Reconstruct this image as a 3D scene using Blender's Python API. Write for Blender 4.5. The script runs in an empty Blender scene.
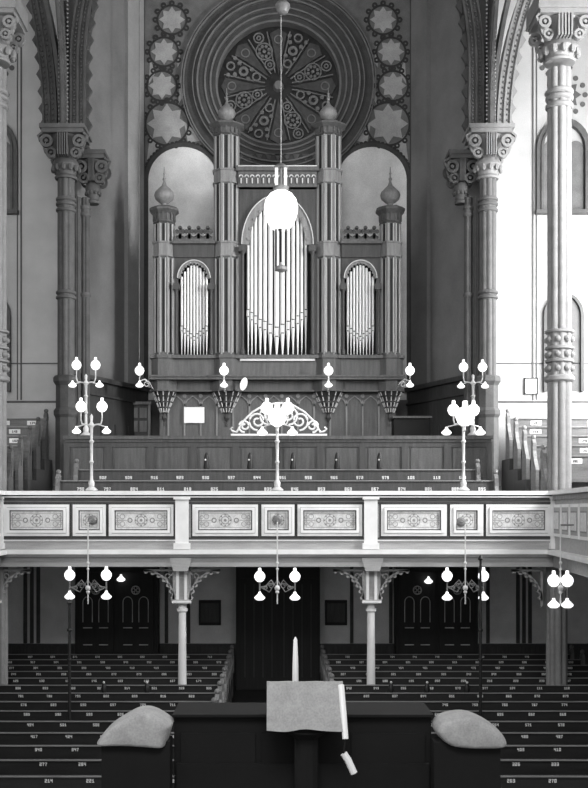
import bpy, bmesh, math, random
from mathutils import Vector, Matrix
random.seed(7)
PI = math.pi
F, CX, HY, ZC = 1079.0, 277.0, 511.0, 4.1      # view camera: focal length (px), level-axis pixel, eye height
def PX(px, D): return (px-CX)*D/F               # measured position -> metres at a known depth
def PZ(py, D): return ZC+(HY-py)*D/F
S = bpy.context.scene
COL = S.collection
ORG = {}

# ------------------------------------------------------------------ materials
def mat(name, v, rough=.6, var=.12, scale=3.0, emit=0.0, metal=0.0, bump=0.0, grain=0.0, stretch=None, spec=.4):
    m = bpy.data.materials.new(name); m.use_nodes = True
    nt = m.node_tree; b = nt.nodes['Principled BSDF']
    b.inputs['Roughness'].default_value = rough
    b.inputs['Metallic'].default_value = metal
    b.inputs['Specular IOR Level'].default_value = spec
    tc = nt.nodes.new('ShaderNodeTexCoord'); mp = nt.nodes.new('ShaderNodeMapping')
    geo = nt.nodes.new('ShaderNodeNewGeometry')
    nt.links.new(geo.outputs['Position'], mp.inputs['Vector'])
    if stretch: mp.inputs['Scale'].default_value = stretch
    n = nt.nodes.new('ShaderNodeTexNoise'); n.inputs['Scale'].default_value = scale; n.inputs['Detail'].default_value = 6
    n.inputs['Roughness'].default_value = .6
    nt.links.new(mp.outputs['Vector'], n.inputs['Vector'])
    r = nt.nodes.new('ShaderNodeValToRGB')
    a, c = max(0, v*(1-var)), min(1, v*(1+var))
    r.color_ramp.elements[0].position = .3; r.color_ramp.elements[1].position = .7
    r.color_ramp.elements[0].color = (a, a, a, 1); r.color_ramp.elements[1].color = (c, c, c, 1)
    nt.links.new(n.outputs['Fac'], r.inputs['Fac'])
    out = r.outputs['Color']
    if grain:
        n2 = nt.nodes.new('ShaderNodeTexNoise'); n2.inputs['Scale'].default_value = 60; n2.inputs['Detail'].default_value = 3
        nt.links.new(geo.outputs['Position'], n2.inputs['Vector'])
        mr = nt.nodes.new('ShaderNodeMapRange'); mr.inputs['From Min'].default_value = .3; mr.inputs['From Max'].default_value = .7
        mr.inputs['To Min'].default_value = 1-grain; mr.inputs['To Max'].default_value = 1+grain
        nt.links.new(n2.outputs['Fac'], mr.inputs['Value'])
        mx = nt.nodes.new('ShaderNodeVectorMath'); mx.operation = 'SCALE'
        nt.links.new(out, mx.inputs[0]); nt.links.new(mr.outputs['Result'], mx.inputs['Scale'])
        out = mx.outputs['Vector']
    nt.links.new(out, b.inputs['Base Color'])
    if bump:
        bp = nt.nodes.new('ShaderNodeBump'); bp.inputs['Strength'].default_value = bump; bp.inputs['Distance'].default_value = .02
        nt.links.new(n.outputs['Fac'], bp.inputs['Height']); nt.links.new(bp.outputs['Normal'], b.inputs['Normal'])
    if emit:
        b.inputs['Emission Color'].default_value = (1, 1, 1, 1); b.inputs['Emission Strength'].default_value = emit
    return m
M = {
 'plaster': mat('plaster', .42, .9, .14, 1.2, grain=.14, bump=.1),
 'plaster_side': mat('plaster_side', .42, .9, .12, 1.0, grain=.10, bump=.1),
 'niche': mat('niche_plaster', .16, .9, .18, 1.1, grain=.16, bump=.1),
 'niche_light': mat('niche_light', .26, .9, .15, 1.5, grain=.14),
 'field': mat('field_plaster', .75, .9, .14, 2, grain=.12),
 'chain': mat('chain_paint', .03, .8, .2, 5),
 'dark_paint': mat('dark_paint', .055, .8, .25, 4, grain=.2),
 'mid_paint': mat('mid_paint', .13, .8, .2, 4, grain=.2),
 'star': mat('star_paint', .34, .85, .15, 4, grain=.15),
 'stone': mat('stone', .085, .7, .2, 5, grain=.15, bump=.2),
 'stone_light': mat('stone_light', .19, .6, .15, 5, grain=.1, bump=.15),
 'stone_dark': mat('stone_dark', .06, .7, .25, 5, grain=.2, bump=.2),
 'oak': mat('organ_oak', .2, .5, .25, 3, grain=.15, stretch=(6, 6, .7)),
 'oak_dark': mat('dark_oak', .05, .5, .3, 3, grain=.2, stretch=(6, 6, .7)),
 'parapet': mat('parapet_oak', .075, .5, .3, 3, grain=.2, stretch=(6, 6, .7)),
 'line': mat('shadow_line_and_numeral', .05, .8, .2, 5),  # dark colour of painted shadow lines, also dark moulding and plate numerals
 'ring': mat('rose_moulding', .15, .8, .2, 5, grain=.15),
 'oak_mid': mat('mid_oak', .09, .5, .25, 3, grain=.15, stretch=(6, 6, .7)),
 'plate': mat('enamel_plate', .8, .4, .05, 5),
 'oak_light': mat('gilded_fillet', .55, .4, .1, 3),
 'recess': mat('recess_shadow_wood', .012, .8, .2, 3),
 'pipe': mat('tin_pipe', .72, .3, .03, 3, spec=.6),
 'pew': mat('pew_wood', .013, .45, .35, 3, grain=.2, stretch=(.7, 6, 6)),
 'rail_highlight': mat('painted_rail_highlight', .22, .3, .2, 3, stretch=(.7, 6, 6)),  # light tone painting the highlight along pew rail edges
 'pew_end': mat('lightened_end_wood', .16, .4, .3, 6),  # bench ends lightened: the light they catch is put into the colour
 'gal_pew': mat('gallery_pew_wood', .10, .45, .3, 3, grain=.2, stretch=(.7, 6, 6)),
 'white': mat('white_enamel', .9, .5, .02, 3),
 'number': mat('painted_numeral', .75, .6, .08, 9),
 'front': mat('gallery_paint', .33, .5, .14, 3, grain=.1, stretch=(.7, 3, 6)),
 'front_light': mat('gallery_moulding', .75, .4, .08, 3),
 'front_mid': mat('gallery_frieze', .24, .5, .2, 3, grain=.12, stretch=(.7, 3, 6)),
 'front_panel': mat('painted_panel', .6, .6, .2, 14, grain=.15),
 'ornament': mat('stencil_ornament', .24, .7, .2, 9),
 'opal': mat('opal_glass', .95, .3, .01, 3, emit=.75),  # lamps are unlit; slight glow added so the glass reads white
 'brass': mat('lamp_metal', .55, .3, .15, 8, spec=.7),
 'brass_dark': mat('dark_lamp_metal', .16, .4, .3, 8),
 'iron': mat('black_iron', .008, .5, .3, 8),
 'glass': mat('rose_glass', .022, .35, .5, 6),
 'glass_mid': mat('rose_petal_glass', .06, .4, .35, 8),
 'tracery': mat('rose_tracery', .17, .7, .2, 8),
 'door': mat('porch_wood', .014, .6, .3, 3, stretch=(6, 6, .7)),
 'door_line': mat('porch_moulding', .6, .6, .3, 3),
 'under': mat('under_gallery_plaster', .9, .9, .15, 1.5, grain=.12),
 'floor': mat('stone_floor', .03, .7, .2, 2),
 'ceil': mat('ceiling_plaster', .25, .9, .1, 2),
 'cloth': mat('pale_linen', .33, .9, .14, 7, grain=.12, bump=.2),
 'paper': mat('paper', .9, .8, .02, 3),
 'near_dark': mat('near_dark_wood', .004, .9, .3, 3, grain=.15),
 'wax': mat('white_wax', .85, .5, .03, 3),
 'sky_glass': mat('daylit_glass', .8, .5, .02, 3, emit=1.5),
}

# ------------------------------------------------------------------ mesh builder
class MB:
    def __init__(s): s.bm = bmesh.new()
    def faces(s, vs, fs):
        v = [s.bm.verts.new(p) for p in vs]
        for f in fs:
            try: s.bm.faces.new([v[i] for i in f])
            except ValueError: pass
        return s
    def box(s, x0, x1, y0, y1, z0, z1):
        if x0 > x1: x0, x1 = x1, x0
        if y0 > y1: y0, y1 = y1, y0
        if z0 > z1: z0, z1 = z1, z0
        return s.faces([(x0,y0,z0),(x1,y0,z0),(x1,y1,z0),(x0,y1,z0),(x0,y0,z1),(x1,y0,z1),(x1,y1,z1),(x0,y1,z1)],
                [(3,2,1,0),(4,5,6,7),(0,1,5,4),(1,2,6,5),(2,3,7,6),(3,0,4,7)])
    def obox(s, c, size, rz):
        hx, hy, hz = size[0]/2, size[1]/2, size[2]/2
        R = Matrix.Rotation(rz, 3, 'Z'); c = Vector(c)
        vs = [c + R @ Vector((a*hx, b*hy, d*hz)) for d in (-1,1) for a, b in ((-1,-1),(1,-1),(1,1),(-1,1))]
        return s.faces(vs, [(3,2,1,0),(4,5,6,7),(0,1,5,4),(1,2,6,5),(2,3,7,6),(3,0,4,7)])
    def prism(s, poly, y0, y1):                      # polygon in x,z extruded along y
        n = len(poly)
        vs = [(x, y0, z) for x, z in poly] + [(x, y1, z) for x, z in poly]
        fs = [tuple(range(n)), tuple(range(2*n-1, n-1, -1))] + [(i, i+n, (i+1)%n+n, (i+1)%n) for i in range(n)]
        return s.faces(vs, fs)
    def prism_x(s, poly, x0, x1):                    # polygon in y,z extruded along x
        n = len(poly)
        vs = [(x0, y, z) for y, z in poly] + [(x1, y, z) for y, z in poly]
        fs = [tuple(range(n-1, -1, -1)), tuple(range(n, 2*n))] + [(i, (i+1)%n, (i+1)%n+n, i+n) for i in range(n)]
        return s.faces(vs, fs)
    def prism_z(s, poly, z0, z1):
        n = len(poly)
        vs = [(x, y, z0) for x, y in poly] + [(x, y, z1) for x, y in poly]
        fs = [tuple(range(n-1, -1, -1)), tuple(range(n, 2*n))] + [(i, (i+1)%n, (i+1)%n+n, i+n) for i in range(n)]
        return s.faces(vs, fs)
    def lathe(s, cx, cy, prof, n=16, rot=0, sx=1, sy=1):
        vs, fs = [], []
        for r, z in prof:
            for k in range(n):
                a = rot + 2*PI*k/n
                vs.append((cx+sx*r*math.cos(a), cy+sy*r*math.sin(a), z))
        m = len(prof)
        for i in range(m-1):
            for k in range(n):
                fs.append((i*n+k, i*n+(k+1)%n, (i+1)*n+(k+1)%n, (i+1)*n+k))
        if prof[0][0] > 1e-5: fs.append(tuple(range(n-1, -1, -1)))
        if prof[-1][0] > 1e-5: fs.append(tuple(range((m-1)*n, m*n)))
        return s.faces(vs, fs)
    def lathe_y(s, cx, cz, prof, n=24):              # prof (r, y) about an axis along y
        vs, fs = [], []
        for r, y in prof:
            for k in range(n):
                a = 2*PI*k/n; vs.append((cx+r*math.cos(a), y, cz+r*math.sin(a)))
        m = len(prof)
        for i in range(m-1):
            for k in range(n):
                fs.append((i*n+k, (i+1)*n+k, (i+1)*n+(k+1)%n, i*n+(k+1)%n))
        if prof[0][0] > 1e-5: fs.append(tuple(range(n)))
        if prof[-1][0] > 1e-5: fs.append(tuple(range(m*n-1, (m-1)*n-1, -1)))
        return s.faces(vs, fs)
    def ring_y(s, cx, cz, r0, r1, y0, y1, n=48, a0=0, a1=2*PI):    # flat ring facing the nave
        full = abs(a1-a0-2*PI) < 1e-6; m = n if full else n+1; vs = []
        for k in range(m):
            a = a0+(a1-a0)*k/n; c, q = math.cos(a), math.sin(a)
            vs += [(cx+r0*c, y0, cz+r0*q), (cx+r1*c, y0, cz+r1*q), (cx+r1*c, y1, cz+r1*q), (cx+r0*c, y1, cz+r0*q)]
        fs = []
        for k in range(n):
            i, j = 4*k, 4*((k+1) % m)
            for q in range(4): fs.append((i+q, i+(q+1)%4, j+(q+1)%4, j+q))
        if not full: fs += [(3,2,1,0), (4*n, 4*n+1, 4*n+2, 4*n+3)]
        return s.faces(vs, fs)
    def ribbon(s, path, a, b, y0, y1):               # swept band, path in x,z; a..b offsets on its left normal
        vs = []; n = len(path)
        for i, (x, z) in enumerate(path):
            p, q = path[max(0, i-1)], path[min(n-1, i+1)]
            t = Vector((q[0]-p[0], q[1]-p[1])).normalized(); nx, nz = -t[1], t[0]
            vs += [(x+nx*a, y0, z+nz*a), (x+nx*b, y0, z+nz*b), (x+nx*b, y1, z+nz*b), (x+nx*a, y1, z+nz*a)]
        fs = [(3,2,1,0), (4*n-4, 4*n-3, 4*n-2, 4*n-1)]
        for i in range(n-1):
            for q in range(4): fs.append((4*i+q, 4*i+(q+1)%4, 4*i+4+(q+1)%4, 4*i+4+q))
        return s.faces(vs, fs)
    def sphere(s, c, r, n=12, m=8, sz=1):
        return s.lathe(c[0], c[1], [(max(1e-6, r*math.sin(PI*i/m)), c[2]-r*sz*math.cos(PI*i/m)) for i in range(m+1)], n)
    def tube(s, pts, r, n=6, r1=None):
        pts = [Vector(p) for p in pts]; vs = []; N = len(pts); up = Vector((0, 0, 1))
        for i, p in enumerate(pts):
            t = (pts[min(N-1, i+1)]-pts[max(0, i-1)]).normalized()
            u = t.cross(up)
            if u.length < .05: u = t.cross(Vector((0, 1, 0)))
            u.normalize(); w = t.cross(u).normalized()
            rr = r if r1 is None else r+(r1-r)*i/(N-1)
            vs += [p+u*rr*math.cos(2*PI*k/n)+w*rr*math.sin(2*PI*k/n) for k in range(n)]
        fs = [(i*n+k, i*n+(k+1)%n, (i+1)*n+(k+1)%n, (i+1)*n+k) for i in range(N-1) for k in range(n)]
        fs += [tuple(range(n-1, -1, -1)), tuple(range((N-1)*n, N*n))]
        return s.faces(vs, fs)
    def build(s, name, m, parent=None, smooth=False, **kw):
        bmesh.ops.recalc_face_normals(s.bm, faces=s.bm.faces)
        vs = [v.co for v in s.bm.verts]
        if parent is None:
            o3 = Vector(((min(v.x for v in vs)+max(v.x for v in vs))/2, (min(v.y for v in vs)+max(v.y for v in vs))/2, min(v.z for v in vs)))
        else: o3 = ORG[parent.name]
        bmesh.ops.translate(s.bm, vec=-o3, verts=s.bm.verts)
        if smooth:
            for f in s.bm.faces: f.smooth = True
        me = bpy.data.meshes.new(name); s.bm.to_mesh(me); s.bm.free()
        me.materials.append(M[m])
        if smooth: me.set_sharp_from_angle(angle=math.radians(38))
        o = bpy.data.objects.new(name, me); COL.objects.link(o)
        if parent is None: o.location = o3
        else: o.parent = parent
        ORG[o.name] = o3.copy()
        return tag(o, **kw)
def tag(o, label=None, cat=None, group=None, kind=None):
    if label: o['label'] = label
    if cat: o['category'] = cat
    if group: o['group'] = group
    if kind: o['kind'] = kind
    return o
def thing(name, loc, label, cat, group=None):
    o = bpy.data.objects.new(name, None); o.empty_display_size = .1; COL.objects.link(o)
    o.location = loc; ORG[o.name] = Vector(loc)
    return tag(o, label, cat, group)
def copy_tree(o, parent=None, loc=None):
    c = o.copy(); COL.objects.link(c); c.parent = parent
    if loc is not None: c.location = loc; ORG[c.name] = Vector(loc)
    for ch in [q for q in KIDS(o)]: copy_tree(ch, c)
    return c
def KIDS(o): return [q for q in bpy.data.objects if q.parent == o]

# ------------------------------------------------------------------ key depths
DG, DB, DSB, DP, DO = 19.7, 25.2, 24.3, 22.0, 23.3    # gallery front, organ wall, side-gallery wall, piers, organ front
TOP = 17.5
# ------------------------------------------------------------------ room shell
MB().box(-9.5, 9.5, -3, 26, -.2, 0).build('floor', 'floor', kind='structure')
MB().box(-9.5, 9.5, -3, 26, TOP, TOP+.2).build('ceiling', 'ceil', kind='structure')
xl, xr = PX(143, DB), PX(412, DB)
RC = (PX(278.5, DB), PZ(83, DB)); RR = 62*DB/F
# back wall with the round opening of the rose window
def wall_with_hole():
    mb = MB(); n = 64; x0, x1, z0, z1 = xl-.2, xr+.2, 3.3, TOP
    vs = []; 
    for k in range(n):
        a = 2*PI*k/n; c, q = math.cos(a), math.sin(a)
        vs.append((RC[0]+RR*c, DB, RC[1]+RR*q))
        t = 1e9
        if c > 1e-9: t = min(t, (x1-RC[0])/c)
        if c < -1e-9: t = min(t, (x0-RC[0])/c)
        if q > 1e-9: t = min(t, (z1-RC[1])/q)
        if q < -1e-9: t = min(t, (z0-RC[1])/q)
        vs.append((RC[0]+t*c, DB, RC[1]+t*q))
    vs += [(v[0], DB+.45, v[2]) for v in vs]
    fs = []
    for k in range(n):
        i, j = 2*k, 2*((k+1)%n); o = 2*n
        fs += [(i, i+1, j+1, j), (i+o, j+o, j+1+o, i+1+o), (i, j, j+o, i+o)]
    mb.faces(vs, fs)
    for (x, z) in ((x0, z0), (x1, z0), (x1, z1), (x0, z1)):       # corners
        best = [v for v in vs[1:2*n:2]]
        sx = x0 if x == x0 else x1; sz = z0 if z == z0 else z1
        onx = [v for v in best if abs(v[0]-sx) < 1e-5]; onz = [v for v in best if abs(v[2]-sz) < 1e-5]
        if onx and onz:
            a = min(onx, key=lambda v: abs(v[2]-z)); b = min(onz, key=lambda v: abs(v[0]-x))
            mb.faces([a, b, (x, DB, z)], [(0, 1, 2)])
    return mb.build('wall_back', 'mid_paint', kind='structure')
wall_with_hole()
MB().box(-9.5, 9.5, 25.25, 25.45, 0, 3.3).build('wall_back_lower', 'under', kind='structure')
for sg, nm in ((-1, 'left'), (1, 'right')):
    a = (xl if sg < 0 else xr, DB); b = (sg*4.36, 22.25)
    d = Vector((b[0]-a[0], b[1]-a[1])).normalized(); nn = Vector((-d[1], d[0]))*(.14 if sg < 0 else -.14)
    if nn[0]*sg < 0: nn = -nn
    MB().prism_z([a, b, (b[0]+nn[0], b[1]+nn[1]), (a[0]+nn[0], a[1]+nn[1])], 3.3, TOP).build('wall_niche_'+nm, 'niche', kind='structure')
    MB().box(sg*4.52, sg*9.5, DSB, DSB+.2, 3.3, TOP).build('wall_gallery_'+nm, 'plaster_side', kind='structure')
    MB().box(sg*9.3, sg*9.5, -3, 26, 0, TOP).build('wall_'+nm, 'plaster', kind='structure')
    # lighter painted strip where the niche wall meets the organ wall, and corner moulding
    x = a[0]
    MB().box(x-.05, x+.05, DB-.09, DB-.003, 3.8, TOP-.1).build('trim_corner_'+nm, 'dark_paint', kind='structure')
n_trim = [0]
STRIPS = []
def trim(mb, m, **k):
    n_trim[0] += 1
    return mb.build('trim_%d' % n_trim[0], m, kind='structure', **k)

# painted decoration of the organ wall: stars, chain borders, light fields
def star(mb, cx, cz, R, r, y, n=8):
    mb.prism([(cx+(R if k % 2 == 0 else r)*math.cos(PI*k/n+PI/2), cz+(R if k % 2 == 0 else r)*math.sin(PI*k/n+PI/2)) for k in range(2*n)], y-.012, y-.004)
s_ = DB/F
st = MB(); dk = MB(); fld = MB(); bor = MB()
for sg in (-1, 1):
    mx = lambda p: 277.5+sg*(277.5-p)
    for (px, py, R) in ((172, 20, 13), (164, 52, 13), (162, 86, 13.5), (167, 124, 20)):
        star(st, PX(mx(px), DB), PZ(py, DB), R*s_, R*.68*s_, DB-.01)
        n = 16 if R > 15 else 12
        dk.ring_y(PX(mx(px), DB), PZ(py, DB), (R+.6)*s_, (R+2.4)*s_, DB-.0165, DB-.004, 32)
        for k in range(n):      # bead chain around each star
            a = 2*PI*k/n
            cx, cz = PX(mx(px), DB)+(R+3.6)*s_*math.cos(a), PZ(py, DB)+(R+3.6)*s_*math.sin(a)
            dk.ring_y(cx, cz, 1.0*s_, 2.9*s_, DB-.02-.0007*(k % 5)-py*1e-5, DB-.004, 10)
    # round-headed light field behind the side towers
    fx0, fx1 = PX(mx(148), DB), PX(mx(218), DB); c = (fx0+fx1)/2; r = abs(fx1-fx0)/2; zs = PZ(180, DB); z0 = PZ(400, DB)
    arc = [(c+r*math.cos(PI*k/24), zs+r*.95*math.sin(PI*k/24)) for k in range(25)]
    fld.prism([(c+r, z0)]+arc+[(c-r, z0)], DB-.012, DB-.004)
    bor.ribbon([(c+r, z0)]+arc+[(c-r, z0)], -.085, .01, DB-.03, DB-.002)
    for k in range(30):
        a = PI*k/29; cx, cz = c+(r+.1)*math.cos(a), zs+(r+.1)*.95*math.sin(a)
        dk.prism([(cx+.05*math.cos(2*PI*j/8), cz+.05*math.sin(2*PI*j/8)) for j in range(8)], DB-.02, DB-.004)
trim(st, 'star'); trim(dk, 'chain'); trim(fld, 'field'); trim(bor, 'dark_paint')
sp = MB()
for sg in (-1, 1):
    mx = lambda p: 277.5+sg*(277.5-p)
    for pts in (((150, 60), (156, 72), (149, 84)), ((150, 135), (160, 147), (147, 160)), ((184, 122), (205, 140), (188, 143)), ((180, 75), (184, 95), (178, 105)), ((178, 40), (181, 62), (177, 68))):
        sp.prism([(PX(mx(p), DB), PZ(q, DB)) for p, q in pts], DB-.012, DB-.004)
trim(sp, 'star')

# rose window
win = MB().lathe_y(RC[0], RC[1], [(RR*1.0, DB+.24), (RR*1.0, DB+.26)], 64).build('window_1', 'glass', kind='structure')
fr = MB()
for r0, r1, y0 in ((61, 63, -.03), (67, 68.6, -.10), (72.5, 74, -.13), (80, 81.6, -.18), (85, 86, -.16), (94, 95.4, -.12), (96.4, 97.5, -.12)):
    fr.ring_y(RC[0], RC[1], r0*s_, r1*s_, DB+y0, DB+(.25 if r0 < 62 else 0), 96)
fr.build('round_frame', 'ring', win)
fr = MB()
for r0, r1, y0 in ((63, 67, -.015), (68.6, 72.5, -.06), (74, 80, -.09), (81.6, 85, -.11), (86, 94, -.06)):
    fr.ring_y(RC[0], RC[1], r0*s_, r1*s_, DB+y0, DB-.002, 96)
fr.build('round_frame_hollow', 'dark_paint', win)
for k in range(8):
    a = PI/8+k*PI/4; ca, sa = math.cos(a), math.sin(a)
    def P(r, off=0): return (RC[0]+(r*ca-off*sa)*s_, RC[1]+(r*sa+off*ca)*s_)
    t = MB(); y0, y1 = DB+.16, DB+.235
    if k % 2 == 0:
        for rr, rad in ((23, 5.5), (52, 5.5)):
            c = P(rr); t.ring_y(c[0], c[1], (rad-1.3)*s_, rad*s_, y0, y1, 20); t.ring_y(c[0], c[1], 1.2*s_, 2.6*s_, y0, y1, 12)
        c = P(37.5); t.ring_y(c[0], c[1], 7.6*s_, 8.8*s_, y0, y1, 24)
        for j in range(8):
            b = a+j*PI/4; t.lathe_y(c[0]+5.2*s_*math.cos(b), c[1]+5.2*s_*math.sin(b), [(1.7*s_, y0), (1.7*s_, y1)], 8)
        t.lathe_y(c[0], c[1], [(1.8*s_, y0), (1.8*s_, y1)], 8)
    else:
        c = P(38); t.ring_y(c[0], c[1], 2.4*s_, 5*s_, y0, y1, 12)
        for rr in (24, 52):
            c = P(rr); t.ring_y(c[0], c[1], 3.0*s_, 4.6*s_, y0, y1, 14)
        for rr, of in ((31, 5), (31, -5), (45, 6), (45, -6), (51, 9), (51, -9)):
            c = P(rr, of); t.lathe_y(c[0], c[1], [(2.1*s_, y0), (2.1*s_, y1)], 8)
    t.build('tracery_roundels', 'tracery', win)
    b = k*PI/4; q = MB()                                # leaded petal between the roundels
    def Q(r, an): return (RC[0]+r*s_*math.cos(b+an), RC[1]+r*s_*math.sin(b+an))
    q.prism([Q(12, 0), Q(40, -.13), Q(54, -.16), Q(58, 0), Q(54, .16), Q(40, .13)], DB+.19, DB+.238)
    q.build('petal', 'glass_mid', win)
    e = MB(); e.ribbon([Q(14, .24), Q(34, .2), Q(56, .21)], -.012, .012, DB+.17, DB+.235); e.ribbon([Q(14, -.24), Q(34, -.2), Q(56, -.21)], -.012, .012, DB+.17, DB+.235)
    c = Q(47, 0); e.ring_y(c[0], c[1], 3.5*s_, 4.6*s_, DB+.17, DB+.2, 14)
    e.build('glazing_bar', 'tracery', win)
hb = MB().lathe_y(RC[0], RC[1], [(.1, DB+.1), (.13, DB+.235)], 16); hb.build('hub', 'tracery', win)
# carved frieze below the rose, between the great towers
fz = MB(); fz.box(PX(236, DB), PX(320, DB), DB-.1, DB-.003, PZ(166, DB), PZ(153, DB)); trim(fz, 'dark_paint')
fz = MB()
for k in range(9):
    x = PX(241+k*9.2, DB); z = PZ(160, DB)
    fz.prism([(x-.08, z+.1), (x+.08, z+.1), (x, z-.06)], DB-.13, DB-.1)
trim(fz, 'stone')

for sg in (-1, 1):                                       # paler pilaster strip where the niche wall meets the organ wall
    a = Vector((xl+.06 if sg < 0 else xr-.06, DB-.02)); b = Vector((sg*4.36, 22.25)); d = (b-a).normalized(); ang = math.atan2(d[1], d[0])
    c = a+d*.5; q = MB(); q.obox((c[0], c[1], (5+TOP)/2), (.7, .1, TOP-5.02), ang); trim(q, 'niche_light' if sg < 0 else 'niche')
# dado of the choir loft: dark wood panelling on the niche walls
for sg, nm in ((-1, 'left'), (1, 'right')):
    a = Vector((xl+.02 if sg < 0 else xr-.02, DB-.06)); b = Vector((sg*4.2, 22.45))
    d = (b-a).normalized(); L = (b-a).length; ang = math.atan2(d[1], d[0])
    inn = Vector((-d[1], d[0])); 
    if inn[0]*sg > 0: inn = -inn
    mid = (a+b)/2+inn*.06; zt = PZ(386, 24)
    w = MB(); w.obox((mid[0], mid[1], (4.55+zt)/2), (L, .08, zt-4.55), ang); w.obox((mid[0]+inn[0]*.05, mid[1]+inn[1]*.05, zt+.03), (L, .16, .1), ang)
    w.obox((mid[0]+inn[0]*.03, mid[1]+inn[1]*.03, zt-.3), (L, .12, .05), ang)
    for k in range(5):
        p = a+d*(L*(k+.5)/5)+inn*.11; w.obox((p[0], p[1], 5.3), (.07, .04, 1.4), ang)
    w.build('wainscot', 'oak_dark', label='dark panelled wainscot on the niche wall %s of the organ' % nm, cat='panelling')
# door beside the organ (left)
dr = thing('door', (PX(139, 24.6), 24.6, 4.6), 'dark panelled door at left below the organ side tower', 'door')
MB().box(PX(129, 24.6), PX(149, 24.6), 24.55, 24.62, 4.6, PZ(405, 24.6)).build('door_leaf', 'oak_dark', dr)
q = MB()
for x0, x1 in ((127, 129.5), (148.5, 151)): q.box(PX(x0, 24.6), PX(x1, 24.6), 24.5, 24.62, 4.6, PZ(403, 24.6))
q.box(PX(126, 24.6), PX(152, 24.6), 24.48, 24.62, PZ(405, 24.6), PZ(402, 24.6)); q.build('door_frame', 'oak', dr)
q = MB()
for z0, z1 in ((432, 421), (418, 408)):
    for x0, x1 in ((131, 138), (140, 147)): q.box(PX(x0, 24.6), PX(x1, 24.6), 24.53, 24.55, PZ(z0, 24.6), PZ(z1, 24.6))
q.build('door_panel', 'oak', dr)

# ------------------------------------------------------------------ side gallery back walls: blind windows, dado, tablet
def lancet(mb, cx, r, z0, zs, w, y0, y1, n=14):
    path = [(cx+r, z0)]+[(cx+r*math.cos(PI*k/n), zs+r*1.15*math.sin(PI*k/n)) for k in range(n+1)]+[(cx-r, z0)]
    mb.ribbon(path, 0, w, y0, y1)
for sg, nm in ((-1, 'left'), (1, 'right')):
    gx = lambda p: (p-277)*DSB/F*sg
    k = DSB/F
    cx = gx(563)
    w = MB(); lancet(w, cx, 27*k, PZ(212, DSB), PZ(150, DSB), .09, DSB-.1, DSB-.002); lancet(w, cx, 23*k, PZ(212, DSB), PZ(150, DSB), .05, DSB-.14, DSB-.002)
    w.box(cx-28*k, cx+28*k, DSB-.16, DSB-.002, PZ(215, DSB), PZ(211, DSB))
    lancet(w, cx, 20*k, PZ(392, DSB), PZ(316, DSB), .07, DSB-.1, DSB-.002)
    w.box(cx-.03, cx+.03, DSB-.1, DSB-.002, PZ(212, DSB), PZ(125, DSB))
    o = w.build('window_%d' % (2 if sg < 0 else 3), 'stone', kind='structure')
    g = MB()
    for dx, r in ((-12.5, 8), (12.5, 8)):
        c = cx+dx*k; g.prism([(c+r*k, PZ(211, DSB))]+[(c+r*k*math.cos(PI*j/12), PZ(150, DSB)+1.1*r*k*math.sin(PI*j/12)) for j in range(13)]+[(c-r*k, PZ(211, DSB))], DSB-.03, DSB-.004)
    r = 16; g.prism([(cx+r*k, PZ(391, DSB))]+[(cx+r*k*math.cos(PI*j/12), PZ(316, DSB)+1.1*r*k*math.sin(PI*j/12)) for j in range(13)]+[(cx-r*k, PZ(391, DSB))], DSB-.03, DSB-.004)
    g.build('pane', 'mid_paint', o)
    t = MB()
    for (p, y, R) in ((566, 95, 15), (556, 60, 12), (560, 30, 12)):
        star(t, gx(p), PZ(y, DSB), R*k, R*.68*k, DSB-.01)
        for j in range(12):
            a = 2*PI*j/12; x, z = gx(p)+(R+4)*k*math.cos(a), PZ(y, DSB)+(R+4)*k*math.sin(a)
            t.prism([(x+.06*math.cos(2*PI*i/8), z+.06*math.sin(2*PI*i/8)) for i in range(8)], DSB-.02, DSB-.004)
    t.box(gx(532), gx(533.5), DSB-.02, DSB-.002, PZ(400, DSB), PZ(5, DSB)); t.box(gx(536), gx(537), DSB-.02, DSB-.002, PZ(400, DSB), PZ(5, DSB))
    trim(t, 'stone')
    d = MB(); d.box(sg*4.6, sg*9.3, DSB-.05, DSB-.002, PZ(403, DSB), PZ(401, DSB)); d.box(sg*4.6, sg*9.3, DSB-.03, DSB-.002, PZ(364, DSB), PZ(363, DSB)); trim(d, 'stone')
    d = MB(); d.box(sg*4.6, sg*9.3, DSB-.035, DSB-.002, 5.0, PZ(403, DSB)); trim(d, 'plaster')
tb = thing('wall_tablet', (PX(530.5, DSB), DSB-.03, PZ(395, DSB)), 'small pale square tablet with thin dark frame on bright right wall', 'plaque')
MB().box(PX(525, DSB), PX(536.5, DSB), DSB-.03, DSB-.004, PZ(393.5, DSB), PZ(379, DSB)).build('tablet_face', 'white', tb)
q = MB()
for a in ((524, 525), (536.5, 537.5)): q.box(PX(a[0], DSB), PX(a[1], DSB), DSB-.05, DSB-.004, PZ(394.5, DSB), PZ(378, DSB))
for a in ((394.5, 393.5), (379, 378)): q.box(PX(524, DSB), PX(537.5, DSB), DSB-.05, DSB-.004, PZ(a[0], DSB), PZ(a[1], DSB))
q.build('tablet_frame', 'iron', tb)

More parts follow.
